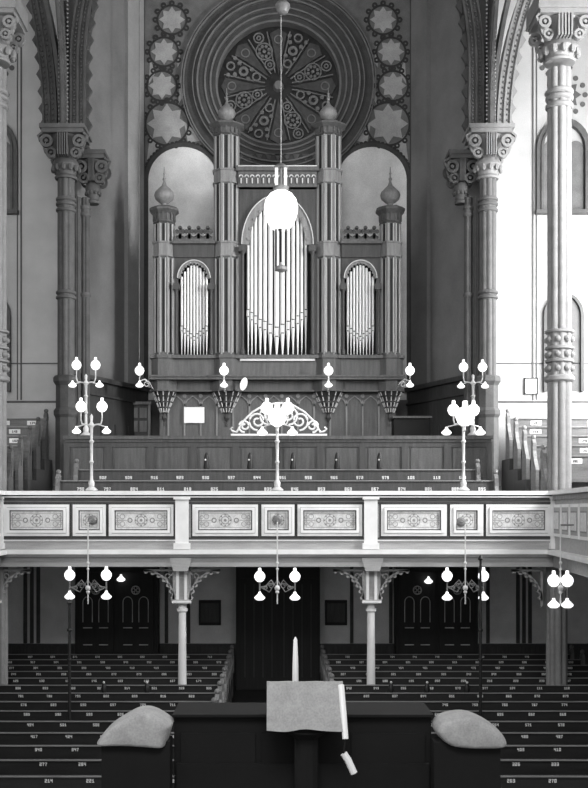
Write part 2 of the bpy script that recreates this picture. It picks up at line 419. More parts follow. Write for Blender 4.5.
# ------------------------------------------------------------------ capitals, columns, piers
def capital_bm(cx, cy, z0, z1, r, R):
    """foliage bell, fluted middle, volutes and a square abacus"""
    h = z1-z0; mb = MB()
    mb.lathe(cx, cy, [(r*1.25, z0), (r*1.35, z0+.04*h), (r*1.1, z0+.08*h), (r*1.35, z0+.2*h), (r*1.6, z0+.28*h), (r*1.45, z0+.34*h), (r*1.2, z0+.4*h),
                      (r*1.3, z0+.6*h), (R*.85, z0+.84*h)], 16)
    q = R*.98; mb.box(cx-q, cx+q, cy-q, cy+q, z0+.84*h, z0+.90*h); q = R*1.08; mb.box(cx-q, cx+q, cy-q, cy+q, z0+.92*h, z1); q = R; mb.box(cx-q, cx+q, cy-q, cy+q, z0+.9*h, z0+.93*h)
    for k in range(12):                                  # leaf collar
        a = 2*PI*k/12; mb.sphere((cx+r*1.5*math.cos(a), cy+r*1.5*math.sin(a), z0+.2*h), r*.28, 6, 4, 1.5)
    for a in (-PI/2,):                                    # flutes facing the nave
        for j in range(-2, 3):
            mb.box(cx+j*r*.26-r*.07, cx+j*r*.26+r*.07, cy-R*.95, cy-R*.55, z0+.4*h, z0+.86*h)
    for sx in (-1, 1):
        for zz, rr, off in ((.68, .13, .78), (.47, .11, .60)):
            X, Z = cx+sx*R*off, z0+zz*h
            for sy in (-1, 1):
                y = cy+sy*R*off
                mb.ring_y(X, Z, rr*h*.55, rr*h, y-R*.12, y+R*.12, 14)
                mb.lathe_y(X, Z, [(rr*h*.28, y-R*.14), (rr*h*.28, y+R*.14)], 8)
            mb.ribbon([(X+sx*rr*h, Z), (X+sx*rr*h*1.3, Z+.1*h), (cx+sx*R*.98, z0+.85*h)], -.02, .02, cy-R*off-R*.1, cy-R*off+R*.1)
    return mb
def lobed(mb, cx, cy, R, z0, z1, lobes=8, depth=.14, n=64, rot=0):
    mb.prism_z([(cx+R*(1-depth+depth*abs(math.cos(lobes/2*a)))*math.cos(a+rot), cy+R*(1-depth+depth*abs(math.cos(lobes/2*a)))*math.sin(a+rot)) for a in (2*PI*k/n for k in range(n))], z0, z1)
def annulets(mb, cx, cy, r, zs, t=.035):
    for z in zs: mb.lathe(cx, cy, [(r, z-t), (r*1.12, z-t*.5), (r*1.12, z+t*.5), (r, z+t)], 20)

for sg, nm in ((-1, 'left'), (1, 'right')):
    D = DP; s = D/F; cx = sg*4.30; r = .175; m1 = 'stone' if sg < 0 else 'stone'
    t = thing('clustered_pier', (cx, D, 4.5), 'tall clustered stone pier with scroll capital %s' % ('on the left between niche and grey wall' if sg < 0 else 'on the right edged by the bright wall'), 'column')
    sh = MB(); lobed(sh, cx, D, r, PZ(378, D), PZ(178, D)); sh.build('shaft', m1, t, True)
    sh = MB(); lobed(sh, cx-sg*.36, D+.22, .09, PZ(440, D), PZ(195, D), 6, .2, 36); lobed(sh, cx-sg*.2, D+.16, .07, PZ(440, D), PZ(195, D), 6, .2, 36)
    sh.build('side_shaft', 'stone_dark', t, True)
    for xx, yy, rr, ys in ((cx, D, r*1.06, (200, 205, 211)), (cx, D, r*1.06, (293, 298)), (cx-sg*.36, D+.22, .1, (205, 212)), (cx-sg*.36, D+.22, .1, (293,))):
        a = MB(); a.lathe(xx, yy, [(rr*.9, PZ(ys[-1]+2.5, D)), (rr*.9, PZ(ys[0]-2.5, D))], 20); annulets(a, xx, yy, rr, [PZ(y, D) for y in ys], .035); a.build('shaft_ring', m1, t, True)
    b = MB(); b.lathe(cx, D, [(r*1.3, PZ(376, D)), (r*1.5, PZ(378, D)), (r*1.5, PZ(382, D)), (r*1.2, PZ(386, D)), (r*1.2, PZ(408, D)), (r*1.45, PZ(411, D)), (r*1.45, PZ(415, D)), (r*1.25, PZ(418, D)), (r*1.25, 4.5)][::-1], 8, PI/8)
    b.build('pedestal', 'stone_dark' if sg < 0 else 'stone', t)  # left pedestal darker than right, side light put into the tone
    capital_bm(cx, D, PZ(180, D), PZ(131, D), r, .42).build('capital', 'stone' if sg < 0 else 'stone_light', t, True)  # right capital in lighter stone, standing in for light from the right
    capital_bm(cx-sg*.50, D+.3, PZ(200, D), PZ(149, D), .1, .27).build('side_capital', 'stone_dark', t, True)
    # arches springing from the capital
    z0 = PZ(131, D)
    def arc(x0, R, H, sgn, n=26, stilt=0):
        out = [(x0, z0), ] if stilt else []
        for k in range(n+1):
            h = H*k/n; out.append((x0+sgn*(R-math.sqrt(R*R-h*h)), z0+stilt+h))
        return out
    H = TOP-z0-.02
    def band(x0, R, sgn, wid, y, stilt, mm, cusp, mb_bead):
        p = arc(x0, R, H-stilt, sgn, 26, stilt)
        o1 = MB(); o1.ribbon(p, -wid/2, wid/2, y, y+.5)
        for of in (-wid/2, wid/2, 0): o1.ribbon(p, of-.02, of+.02, y-.05, y+.05)
        trim(o1, mm)
        bd = MB(); acc = 0; q = MB()
        for i in range(len(p)-1):
            L = math.hypot(p[i+1][0]-p[i][0], p[i+1][1]-p[i][1]); m_ = max(1, int(L/.075))
            t_ = ((p[i+1][0]-p[i][0])/L, (p[i+1][1]-p[i][1])/L)
            for j in range(m_):
                x, z = p[i][0]+t_[0]*L*j/m_, p[i][1]+t_[1]*L*j/m_
                for of in (-.25, .25): bd.sphere((x-t_[1]*wid*of, y-.02, z+t_[0]*wid*of), .022, 6, 4)
        trim(bd, mb_bead)
        z = z0+.15; 
        while z < TOP-.3:                                  # cusped outer edge
            h = z-z0-stilt; x = x0 if h <= 0 else x0+sgn*(R-math.sqrt(R*R-h*h)); e = x+cusp*wid/2
            q.prism([(e, z-.17), (e+cusp*.05, z-.13), (e+cusp*.13, z), (e+cusp*.05, z+.13), (e, z+.17)], y+.12, y+.2); z += .35
        trim(q, mm)
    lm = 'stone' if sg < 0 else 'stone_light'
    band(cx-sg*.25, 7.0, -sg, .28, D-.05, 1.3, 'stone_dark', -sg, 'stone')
    band(cx+sg*.32, 13 if sg < 0 else 8.2, sg, .26, D-.02, 0, 'stone_dark' if sg < 0 else 'stone_light', sg, 'stone' if sg < 0 else 'stone')  # arch band lit on the right, shaded on the left, by colour
    rb = MB(); p = arc(cx, 30, H, sg); rb.ribbon(p, -.06, .06, D-.3, D+.3); rb.ribbon(p, -.025, .025, D-.36, D-.2); rb.ribbon(arc(cx+sg*.08, 11, H, sg), -.04, .04, D-.2, D+.2); trim(rb, 'stone')
    bd = MB()
    for k in range(70):
        z = z0+.05+k*.085
        if z < TOP-.05: bd.sphere((cx+.085, D-.3, z), .022, 6, 4); bd.sphere((cx-.085, D-.3, z), .022, 6, 4)
    trim(bd, 'stone_light')
    # gallery corner column
    D = 20.02; cx = sg*5.24; r = .225; s = D/F
    t = thing('gallery_column', (cx, D, 0), 'thick pale fluted column rising past the %s gallery corner' % nm, 'column')
    sh = MB(); lobed(sh, cx, D, r, PZ(378, D), PZ(70, D), 8, .16); sh.build('shaft', 'stone_light', t, True)
    sh = MB(); lobed(sh, cx, D, r, 3.5, PZ(378, D), 8, .16); sh.build('lower_shaft', 'stone_light', t, True)
    sh = MB(); lobed(sh, cx-sg*.05, D, .2, 0.05, 3.1, 8, .2); sh.box(cx-.27, cx+.17 if sg > 0 else cx+.27, D-.25, D+.25, 0, .25); sh.build('undercroft_shaft', 'stone_light', t, True)
    a = MB(); a.lathe(cx, D, [(r*.9, PZ(109, D)), (r*.9, PZ(91, D))], 20); annulets(a, cx, D, r*1.02, [PZ(y, D) for y in (93, 99, 107)], .05); a.build('shaft_ring', 'stone_light', t, True); a = MB(); a.lathe(cx, D, [(r*.9, PZ(381, D)), (r*.9, PZ(330, D))], 20)
    annulets(a, cx, D, r*1.05, [PZ(y, D) for y in (332, 348.5, 361.5)], .035); annulets(a, cx, D, r*1.1, [PZ(y, D) for y in (379,)], .06)
    for y in (340, 355, 369):
        for k in range(8):
            an = k*PI/4+PI/8; a.sphere((cx+r*.98*math.cos(an), D+r*.98*math.sin(an), PZ(y, D)), .06, 8, 6)
    a.build('studded_band', 'stone_light', t, True)
    capital_bm(cx, D, PZ(64, D), PZ(16, D), r, .47).build('capital', 'stone_light', t, True)
    b = MB(); b.box(cx-.5, cx+.5, D-.5, D+.5, PZ(16, D), PZ(2, D)); b.build('impost_block', 'stone_light', t)

# ------------------------------------------------------------------ ORGAN
D = DO; k = D/F
org = thing('pipe_organ', (PX(277.5, D), D+.6, 4.6), 'great carved pipe organ with four onion-topped towers and three pipe fields', 'organ')
def ox(p): return PX(p, D)
def oz(p): return PZ(p, D)
# case bodies
b = MB(); b.box(ox(152), ox(402), D+.55, DB-.15, oz(358), oz(256)); b.box(ox(218), ox(337), D+.55, DB-.15, oz(256), oz(186))
b.box(ox(158), ox(397), D+.35, DB-.12, 4.6, oz(378))
body = b.build('case_body', 'oak_dark', org)
def octa(mb, cx, cy, a, z0, z1, a1=None):
    R = a/math.cos(PI/8); R1 = (a1 or a)/math.cos(PI/8)
    mb.lathe(cx, cy, [(R, z0), (R1, z1)], 8, PI/8)
FAC = (-PI/2, -PI/4, -3*PI/4, 0, PI)
def tower(px, ap, ytop, bands, segs, fin_r, name):
    cx = ox(px); cy = D+ap*k+.02; a = ap*k
    mb = MB(); octa(mb, cx, cy, a*.86, oz(356), oz(ytop+3)); tw = mb.build('tower', 'oak_mid', org)
    # corner fillets and dark slots on the facets
    fl = MB(); sl = MB()
    fw = 2*a*.86*math.tan(PI/8)
    for (y0, y1) in segs:
        zc, h = (oz(y0)+oz(y1))/2, oz(y1)-oz(y0)
        for an in FAC:
            for off in (-.30, .30):
                dx, dy = math.cos(an), math.sin(an)
                c = (cx+dx*a*.875-dy*fw*off, cy+dy*a*.875+dx*fw*off, zc); fl.obox(c, (.014 if fw < .2 else .018, .03, h*.96), an+PI/2)
            c = (cx+dx*a*.862, cy+dy*a*.862, zc); sl.obox(c, (fw*.2, .012, h*.94), an+PI/2)
        for j in range(8):                                # rounded angle shafts
            an = PI/8+j*PI/4; R = a*.86/math.cos(PI/8)
            sh_x, sh_y = cx+R*math.cos(an), cy+R*math.sin(an)
            fl2.lathe(sh_x, sh_y, [(a*.09, oz(y0)), (a*.09, oz(y1))], 8)
    fl.build('fillet', 'oak_light', tw); sl.build('slot', 'recess', tw)
    for (y0, y1) in bands:
        bd = MB(); octa(bd, cx, cy, a*.95, oz(y1), oz(y0)); octa(bd, cx, cy, a*1.04, oz(y0)-.0, oz(y0)+.035); octa(bd, cx, cy, a*1.02, oz(y1)-.03, oz(y1)); bd.build('band', 'oak', tw)
    cp = MB(); h = 17*k if ap < 12 else 13*k; z = oz(ytop+(17 if ap < 12 else 13))
    R = a/math.cos(PI/8)
    cp.lathe(cx, cy, [(R*.86, z), (R*1.0, z+.06*h), (R*.86, z+.15*h), (R*.92, z+.55*h), (R*1.3, z+.78*h), (R*1.3, z+h*.9), (R*1.1, z+h), (R*.5, z+h*1.1)], 8, PI/8)
    for j in range(16):
        an = 2*PI*j/16; cp.obox((cx+a*.95*math.cos(an), cy+a*.95*math.sin(an), z+.45*h), (.03, .05, .5*h), an+PI/2)
    cp.build('tower_capital', 'oak_mid', tw)
    f = MB(); zt = oz(ytop)+.02; r = fin_r*k
    f.lathe(cx, cy, [(r*.6, zt), (r*.36, zt+r*.12), (r*.3, zt+r*.35), (r*.55, zt+r*.5), (r*.95, zt+r*.85), (r*1.08, zt+r*1.25), (r*.98, zt+r*1.6), (r*.6, zt+r*2.0), (r*.28, zt+r*2.3), (r*.13, zt+r*2.7), (r*.09, zt+r*3.2), (r*.04, zt+r*4.3)], 20)
    f.sphere((cx, cy, zt+r*3.0), r*.2, 8, 6); f.sphere((cx, cy, zt+r*3.6), r*.14, 8, 6)
    f.build('onion_finial', 'oak', tw, True)
    # pedestal, projecting cornice and hanging corbel
    p = MB(); octa(p, cx, cy, a*1.12, oz(377), oz(356)); octa(p, cx, cy, a*1.25, oz(358), oz(354.5)); octa(p, cx, cy, a*1.35, oz(380), oz(376)); octa(p, cx, cy, a*1.18, oz(390), oz(380)); octa(p, cx, cy, a*1.28, oz(391), oz(389))
    p.build('pedestal', 'oak_mid', tw)
    c = MB(); yb = 391
    prof = [(a*.1, oz(425)), (a*.05, oz(421)), (a*.22, oz(417)), (a*.12, oz(413)), (a*.42, oz(409)), (a*.32, oz(405)), (a*.62, oz(402)), (a*.5, oz(399)), (a*1.05, oz(391))]
    c.lathe(cx, cy, prof, 8, PI/8)
    cb = c.build('corbel', 'oak_dark', tw)
    c = MB()
    for j in range(12):
        an = 2*PI*j/12
        for q in range(4):
            f0 = q/4; f1 = (q+.7)/4; R0, R1 = a*(1.1-.8*f0), a*(1.1-.8*f1)
            c.tube([(cx+R0*math.cos(an), cy+R0*math.sin(an), oz(391+f0*22)), (cx+R1*math.cos(an), cy+R1*math.sin(an), oz(391+f1*22))], .012, 5)
    c.build('corbel_rib', 'oak_light', tw)
    return tw
for px, ap in ((163, 11), (391.5, 11)):
    fl2 = MB(); tw = tower(px, ap, 205, [(242, 254)], [(222, 241), (255, 354)], 9.5, 'side'); fl2.build('angle_shaft', 'oak', tw, True)
for px, ap in ((226, 13.5), (329, 13.5)):
    fl2 = MB(); tw = tower(px, ap, 120, [(169, 180), (242, 254)], [(133, 168), (181, 241), (255, 354)], 8.5, 'great'); fl2.build('angle_shaft', 'oak', tw, True)
# cornices between the towers
c = MB()
for y0, y1, pr in ((358, 354.5, .02), (380, 375.5, -.12), (377.5, 376, -.16), (391, 389.5, .1)): c.box(ox(150), ox(404), D+pr, D+.5, oz(y0), oz(y1))
c.box(ox(152), ox(402), D+.12, D+.5, oz(376), oz(358)); c.box(ox(154), ox(400), D+.2, D+.5, oz(390), oz(380)); c.build('case_cornice', 'oak_mid', org)
c = MB(); c.box(ox(240), ox(315), D+.05, D+.1, oz(360.5), oz(358.3)); c.build('sill_strip', 'oak_light', org)
# upper entablature of the middle field
e = MB(); e.box(ox(238), ox(317), D+.1, D+.6, oz(186), oz(170)); e.box(ox(236), ox(319), D+.02, D+.6, oz(170), oz(165)); e.box(ox(238), ox(317), D+.06, D+.6, oz(186), oz(183)); e.build('entablature', 'oak_mid', org)
e = MB()
for j in range(14): e.ring_y(ox(241+j*5.6), oz(176), .03, .05, D+.05, D+.11, 10, 0, PI); e.box(ox(241+j*5.6)-.012, ox(241+j*5.6)+.012, D+.06, D+.11, oz(182), oz(177))
e.build('frieze_arcade', 'oak_light', org)
e = MB(); e.box(ox(238), ox(317), D+.0, D+.03, oz(166.2), oz(165.2)); e.build('cornice_fillet', 'oak_light', org)
def field(x0, x1, ytop, yspring, rx, cx_px, cols, pw, frame_y1, pipes):
    """arched frame plate, arch mouldings, colonnettes"""
    cx = ox(cx_px); r = rx*k; zs = oz(yspring); ry = (yspring-ytop)*k
    n = 24; mb = MB(); X0, X1, ZT = ox(x0), ox(x1), oz(frame_y1)
    arcp = [(cx+r*math.cos(PI*j/n), zs+ry*math.sin(PI*j/n)) for j in range(n+1)]
    for j in range(n):                                    # spandrel plate
        (xa, za), (xb, zb) = arcp[j], arcp[j+1]
        mb.prism([(xa, za), (xa, ZT), (xb, ZT), (xb, zb)], D+.17, D+.22)
    mb.box(cx+r, X1, D+.17, D+.22, oz(356), ZT); mb.box(X0, cx-r, D+.17, D+.22, oz(356), ZT)
    mb.build('arch_spandrel', 'oak_dark', org)
    a = MB(); a.ribbon(arcp, 0, -.018, D+.08, D+.2); a.build('arch_fillet', 'oak_light', org, True)
    a = MB(); a.ribbon(arcp, .0, (.16 if rx > 20 else .05), D+.12, D+.17)
    for j in range(1, n):
        if j % 2: x, z = arcp[j]; a.sphere((cx+(x-cx)*.84, D+.13, zs+(z-zs)*.84), .045 if rx > 20 else .025, 6, 4)
    a.build('arch_moulding', 'oak', org)
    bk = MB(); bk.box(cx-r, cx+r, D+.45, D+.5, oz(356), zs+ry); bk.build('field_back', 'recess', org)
    for c_ in cols:
        x = ox(c_); w = (2.6 if rx > 20 else 2.1)*k
        q = MB(); q.lathe(x, D+.05, [(w*.95, oz(354)), (w, oz(351)), (w*.6, oz(347)), (w*.6, oz(cols_top+9)), (w*1.2, oz(cols_top+6)), (w*.8, oz(cols_top+4))], 10); cn = q.build('colonnette', 'oak_dark', org, True)
        q = MB(); q.box(x-w*1.5, x+w*1.5, D-.0, D+.2, oz(cols_top+6), oz(cols_top)); q.build('colonnette_capital', 'oak_dark', cn)
def pipe(px, w, ytop, m0, m1, ybot=353.5, y=None):
    x = ox(px); r = w*k/2*.88; yy = (y or D+.2)
    mb = MB(); mb.lathe(x, yy, [(r*.28, oz(ybot)), (r*.95, oz(m1)), (r, oz(m1)+.01), (r, oz(ytop)), (r*.8, oz(ytop))], 14)
    p = mb.build('pipe', 'pipe', org, True)
    q = MB(); q.box(x-r*.62, x+r*.62, yy-r*1.04, yy-r*.6, oz(m1)+.01, oz(m1)+.03); q.build('pipe_mouth', 'recess', p)
    q = MB(); q.box(x-r*.8, x+r*.8, yy-r*1.04, yy-r*.5, oz(m0)-.01, oz(m0)+.01); q.build('upper_lip', 'recess', p)
    q = MB(); q.box(x-r*.98, x-r*.8, yy-r*1.15, yy-r*.3, oz(m1), oz(m0)); q.box(x+r*.8, x+r*.98, yy-r*1.15, yy-r*.3, oz(m1), oz(m0)); q.build('pipe_ear', 'pipe', p)
cols_top = 245
field(239, 316, 194, 243, 35.5, 277.5, (242.5, 312.5), 0, 187, None)
xs = [247.9, 251.6, 255.5, 260.1, 264.9, 270.3, 276.6, 282.6, 288.2, 293.2, 297.9, 302.0, 306]
ws = [3.2, 3.4, 3.7, 4.2, 4.6, 5.2, 6.0, 5.2, 4.6, 4.2, 3.7, 3.4, 3.2]
tp = [223, 214, 208.5, 205, 202, 200, 198.5, 200, 202, 205, 208.5, 214, 223]
m0 = [308, 311, 314.5, 318, 320, 323, 326, 323, 320, 318, 314.5, 311, 308]
for i in range(13): pipe(xs[i], ws[i], tp[i], m0[i], m0[i]+8+.35*(6-abs(6-i)))
cols_top = 283
for c0, a0, a1 in ((193.5, 173, 214), (361, 342, 381)):
    field(a0, a1, 259.5, 277, 16, c0, (c0-17.5, c0+17.5), 0, 256, None)
    for i in range(-4, 5):
        t = abs(i); pipe(c0+i*3.15, 2.75, 263+t*t*.75, 335-t*2.6, 340-t*2.4)
    b = MB(); b.box(ox(a0), ox(a1), D+.12, D+.6, oz(256), oz(243)); b.build('side_frieze', 'oak_dark', org)
    b = MB(); b.box(ox(a0-1), ox(a1+1), D+.02, D+.6, oz(243), oz(240.5)); b.box(ox(a0), ox(a1), D+.06, D+.6, oz(240.5), oz(238)); b.build('side_cornice', 'oak_light' if 0 else 'oak_mid', org)
    cr = MB(); n = 4; w = (a1-a0-4)/n                     # fleur cresting
    for j in range(n):
        cxp = a0+2+w*(j+.5); x = ox(cxp); z = oz(238)
        cr.box(x-w*k*.5, x+w*k*.5, D+.1, D+.14, z, z+.06)
        for dx, dz, rr in ((0, 11.5, 2.1), (-3.0, 8, 2.1), (3.0, 8, 2.1)): cr.lathe_y(x+dx*k, z+dz*k, [(rr*k, D+.1), (rr*k, D+.14)], 10)
        cr.box(x-.03, x+.03, D+.1, D+.14, z, z+11*k); cr.prism([(x-w*k*.5, z+.05), (x+w*k*.5, z+.05), (x, z+6*k)], D+.1, D+.14)
    cr.build('cresting', 'oak_dark', org)
# pointed blind arcade of the lower case
lc = MB()
for j in range(14):
    x0 = 167+j*16.4
    if x0+15 > 399: break
    a = ox(x0); b_ = ox(x0+16.4); mid = (a+b_)/2; zt = oz(399)
    lc.box(a-.018, a+.018, D+.3, D+.36, 4.7, zt)
    path = [(a, zt-.12), (a+.05, zt), (mid, zt+.1), (b_-.05, zt), (b_, zt-.12)]
    lc.ribbon(path, -.012, .012, D+.3, D+.36); lc.lathe_y(a, zt+.1, [(.045, D+.3), (.045, D+.36)], 10)
lc.build('blind_arcade', 'oak', org)
lc = MB(); lc.box(ox(158), ox(397), D+.33, D+.36, 4.7, oz(393)); lc.build('lower_panel', 'oak_dark' if 0 else 'oak_mid', org)
# notice and mirror fixed to the organ
MB().box(ox(183), ox(203.5), D+.26, D+.275, oz(422), oz(406)).build('paper_notice', 'paper', label='white paper notice hanging on the lower organ case', cat='notice')
mr = thing('oval_mirror', (ox(244), D-.2, oz(391)), 'small tilted oval mirror beside the left great tower corbel', 'mirror')
q = MB(); n = 20
q.faces([(ox(244)+(.085*math.cos(2*PI*j/n)*.9+.07*math.sin(2*PI*j/n)*.4), D-.2+.02*s2, oz(385)+.14*math.sin(2*PI*j/n)) for s2 in (0, 1) for j in range(n)], [tuple(range(n)), tuple(range(2*n-1, n-1, -1))]+[(j, (j+1) % n, (j+1) % n+n, j+n) for j in range(n)])
q.build('mirror_face', 'white', mr)
q = MB(); q.tube([(ox(244), D-.17, oz(386)), (ox(240), D-.02, oz(384))], .012); q.build('mirror_arm', 'brass', mr)

# ------------------------------------------------------------------ choir parapet & music desk ornament
DC = 21.45
ch = thing('choir_parapet', (0, DC, 3.95), 'long dark panelled choir parapet in front of the organ', 'parapet')
x0, x1 = PX(67, DC), PX(489, DC); zt = PZ(437, DC)
MB().box(x0, x1, DC, DC+.08, 3.95, zt-.04).build('panel_wall', 'parapet', ch)
q = MB(); q.box(x0-.06, x1+.06, DC-.1, DC+.16, zt-.05, zt+.02); q.box(x0-.03, x1+.03, DC-.06, DC+.1, zt-.1, zt-.05); q.build('top_rail', 'parapet', ch)
n = 10; q = MB(); p = MB()
for j in range(n+1):
    x = x0+(x1-x0)*j/n; q.box(x-.06, x+.06, DC-.035, DC, 3.95, zt-.1)
    if j < n:
        w = (x1-x0)/n; p.box(x+.12, x+w-.12, DC-.02, DC, PZ(474, DC), PZ(448, DC))
q.box(x0, x1, DC-.03, DC, zt-.2, zt-.1); q.box(x0, x1, DC-.03, DC, PZ(482, DC), PZ(477, DC))
q.build('stile', 'oak_dark', ch); p.build('raised_panel', 'parapet', ch)
# scrollwork crest on the parapet
cr = thing('scroll_crest', (PX(278, DC), DC, zt+.02), 'pale openwork scroll crest standing on the choir parapet centre', 'ornament')
q = MB(); q.box(PX(231, DC), PX(327, DC), DC-.06, DC+.1, zt+.02, zt+.06); q.build('crest_base', 'front_light', cr)
q = MB()
def spiral(cx, cz, r0, turns, a0, dr, y, rad, sx=1):
    pts = []
    for j in range(int(turns*14)+1):
        t_ = j/14; r = r0*(1-dr*t_); a = a0+2*PI*t_; pts.append((cx+sx*r*math.cos(a), y, cz+r*math.sin(a)))
    return pts
zb = zt+.06; kk = DC/F
for sx in (-1, 1):
    cx = PX(278.5, DC)
    for px_, pz_, r0 in ((34, 8, 6.5), (21, 13, 9.5), (10, 19, 10)):
        q.tube(spiral(cx+sx*px_*kk, zb+pz_*kk, r0*kk, 1.6, -PI/2, .5, DC, .02, sx), .022, 6)
    q.tube([(cx+sx*46*kk, DC, zb+3*kk), (cx+sx*42*kk, DC, zb+2*kk), (cx+sx*34*kk, DC, zb+14*kk), (cx+sx*26*kk, DC, zb+22*kk), (cx+sx*14*kk, DC, zb+29*kk), (cx, DC, zb+31*kk)], .022, 6)
    q.tube([(cx+sx*46*kk, DC, zb+3*kk), (cx+sx*48*kk, DC, zb+5*kk), (cx+sx*46*kk, DC, zb+7*kk)], .02, 6)
q.build('scroll', 'front_light', cr, True)
# low dark cupboard at right behind the parapet
bx = thing('cupboard', (PX(411, 22.3), 22.3, 4.6), 'low dark cupboard behind the right end of choir parapet', 'cupboard')
MB().box(PX(393, 22.3), PX(429, 22.3), 22.1, 22.6, 4.6, PZ(419, 22.3)).build('carcass', 'near_dark', bx)
MB().box(PX(391.5, 22.3), PX(430.5, 22.3), 22.05, 22.65, PZ(419, 22.3), PZ(417, 22.3)).build('cupboard_top', 'oak_dark', bx)

# ------------------------------------------------------------------ gallery structure
MB().box(-5.06, 5.06, DG+.1, 25.2, 3.1, 3.35).build('floor_gallery', 'front_mid', kind='structure')
MB().box(-4.95, 4.95, DG+.1, 20.4, 3.35, 3.76).build('floor_gallery_step', 'oak_dark', kind='structure')
MB().box(-4.95, 4.95, 20.4, DC-.01, 3.35, 4.0).build('floor_gallery_riser', 'oak_dark', kind='structure')
MB().box(-4.45, 4.45, DC-.01, 25.2, 3.35, 4.6).build('floor_choir', 'oak_dark', kind='structure')
SIDE = [(23.6-.785*i, 5.22-.245*i) for i in range(5)]
for sg, nm in ((-1, 'left'), (1, 'right')):
    q = MB(); q.box(sg*5.06, sg*9.3, 12, DSB+.9, 3.1, 3.35)
    for D_, zf in SIDE: q.box(sg*4.97, sg*9.3, D_-.52, min(D_+.265, DSB), 3.35, zf)
    q.build('floor_side_gallery_'+nm, 'oak_dark', kind='structure')

DIG = {'0':'757555','1':'262227','2':'716347','3':'713177','4':'155711','5':'746177','6':'747577','7':'711222','8':'757577','9':'757177'}
FONT = {'0':(7,5,5,5,7),'1':(2,6,2,2,7),'2':(7,1,7,4,7),'3':(7,1,7,1,7),'4':(5,5,7,1,1),'5':(7,4,7,1,7),'6':(7,4,7,5,7),'7':(7,1,2,2,2),'8':(7,5,7,5,7),'9':(7,5,7,1,7)}
def number(x, y, z, txt, h, mm, parent):
    u = h/5; w = (len(txt)*4-1)*u; mb = MB(); X = x-w/2
    for ch_ in txt:
        for r_, bits in enumerate(FONT[ch_]):
            c_ = 0
            while c_ < 3:
                if bits & (4 >> c_):
                    e = c_
                    while e < 3 and bits & (4 >> e): e += 1
                    mb.box(X+c_*u, X+e*u, y-.006, y+.002, z+(4-r_)*u, z+(5-r_)*u); c_ = e
                else: c_ += 1
        X += 4*u
    return mb.build('seat_number', mm, parent)
seat_no = [141]
def pew(x0, x1, D, zf, label, group, m_w='pew', m_r='rail_highlight', m_e='pew_end', ends=(1, 1), depth=.4, h=.9, numbers=True, nz=.74, off=0, pitch=.5, nh=.062, vis=None, plate=False):
    t = thing('pew', ((x0+x1)/2, D, zf), label, 'pew', group)
    MB().prism_x([(D, zf+.3), (D+.035, zf+.3), (D+.055, zf+h-.02), (D+.02, zf+h-.02)], x0+.03, x1-.03).build('backrest', m_w, t)
    rl = MB().box(x0+.03, x1-.03, D-.005, D+.07, zf+h-.02, zf+h+.006).build('top_rail', m_w, t); MB().box(x0+.03, x1-.03, D-.012, D+.004, zf+h-.004, zf+h+.012).build('rail_edge', m_r, rl)  # pale strip painted as the lit front edge of the rail
    q = MB(); q.box(x0+.03, x1-.03, D-depth, D+.02, zf+.40, zf+.44); q.box(x0+.03, x1-.03, D-.04, D, zf, zf+.4); q.build('seat', m_w, t)
    for e, x, sx in ((ends[0], x0, 1), (ends[1], x1, -1)):
        if not e: continue
        q = MB(); prof = [(D-depth-.02, zf), (D-depth-.04, zf+.42), (D-depth+.08, zf+.58), (D-.13, zf+.66), (D-.07, zf+.8), (D-.09, zf+.95), (D-.02, zf+1.03), (D+.08, zf+1.02), (D+.12, zf+.93), (D+.09, zf+.8), (D+.1, zf)]
        q.prism_x(prof, x, x+sx*.07); q.sphere((x+sx*.035, D+.02, zf+1.07), .05, 8, 6); q.prism_x([(D-.09, zf+.5), (D+.03, zf+.5), (D+.02, zf+.86), (D-.03, zf+.86)], x-sx*.015, x); q.build('bench_end', m_e, t)
    if numbers:
        x = x0+.35+off
        while x < x1-.2:
            if vis is None or vis[0] < x < vis[1]:
                seat_no[0] += 1; pl = None
                if plate: pl = MB().box(x-.12, x+.12, D-.004+.02*(nz-.3)/.58, D+.03, zf+nz-.02, zf+nz+.075).build('number_plate', 'plate', t)
                number(x, D-.006+.02*(nz-.3)/.58, zf+nz, str(100+(seat_no[0]*7) % 880), nh, 'line' if plate else 'number', pl or t)
            x += pitch
    return t
ORD = ['nearest', 'second', 'third', 'fourth', 'fifth', 'sixth', 'seventh', 'eighth', 'ninth', 'tenth', 'eleventh', 'twelfth', 'thirteenth', 'fourteenth']
# floor pews
for i in range(14):
    D = 13.84+.85*(i-1)
    for sg, nm in ((-1, 'left'), (1, 'right')):
        lim = (8-CX)*D/F if sg < 0 else (584-CX)*D/F
        a, b = (-6.6, -.97) if sg < 0 else (.97, 6.6)
        lab = ('nearest dark pew of the %s floor block, seat numbers in white' % nm) if i == 0 else ('farthest dark pew of the %s floor block, below the back wall' % nm if i == 13 else '%s dark numbered pew from the front in the %s floor block' % (ORD[i], nm))
        pew(a, b, D, 0, lab, 'numbered floor pews in two blocks', off=(.25 if i % 2 else 0), vis=(min(lim, -.1), b) if sg < 0 else (a, lim), nh=.043, nz=.828)
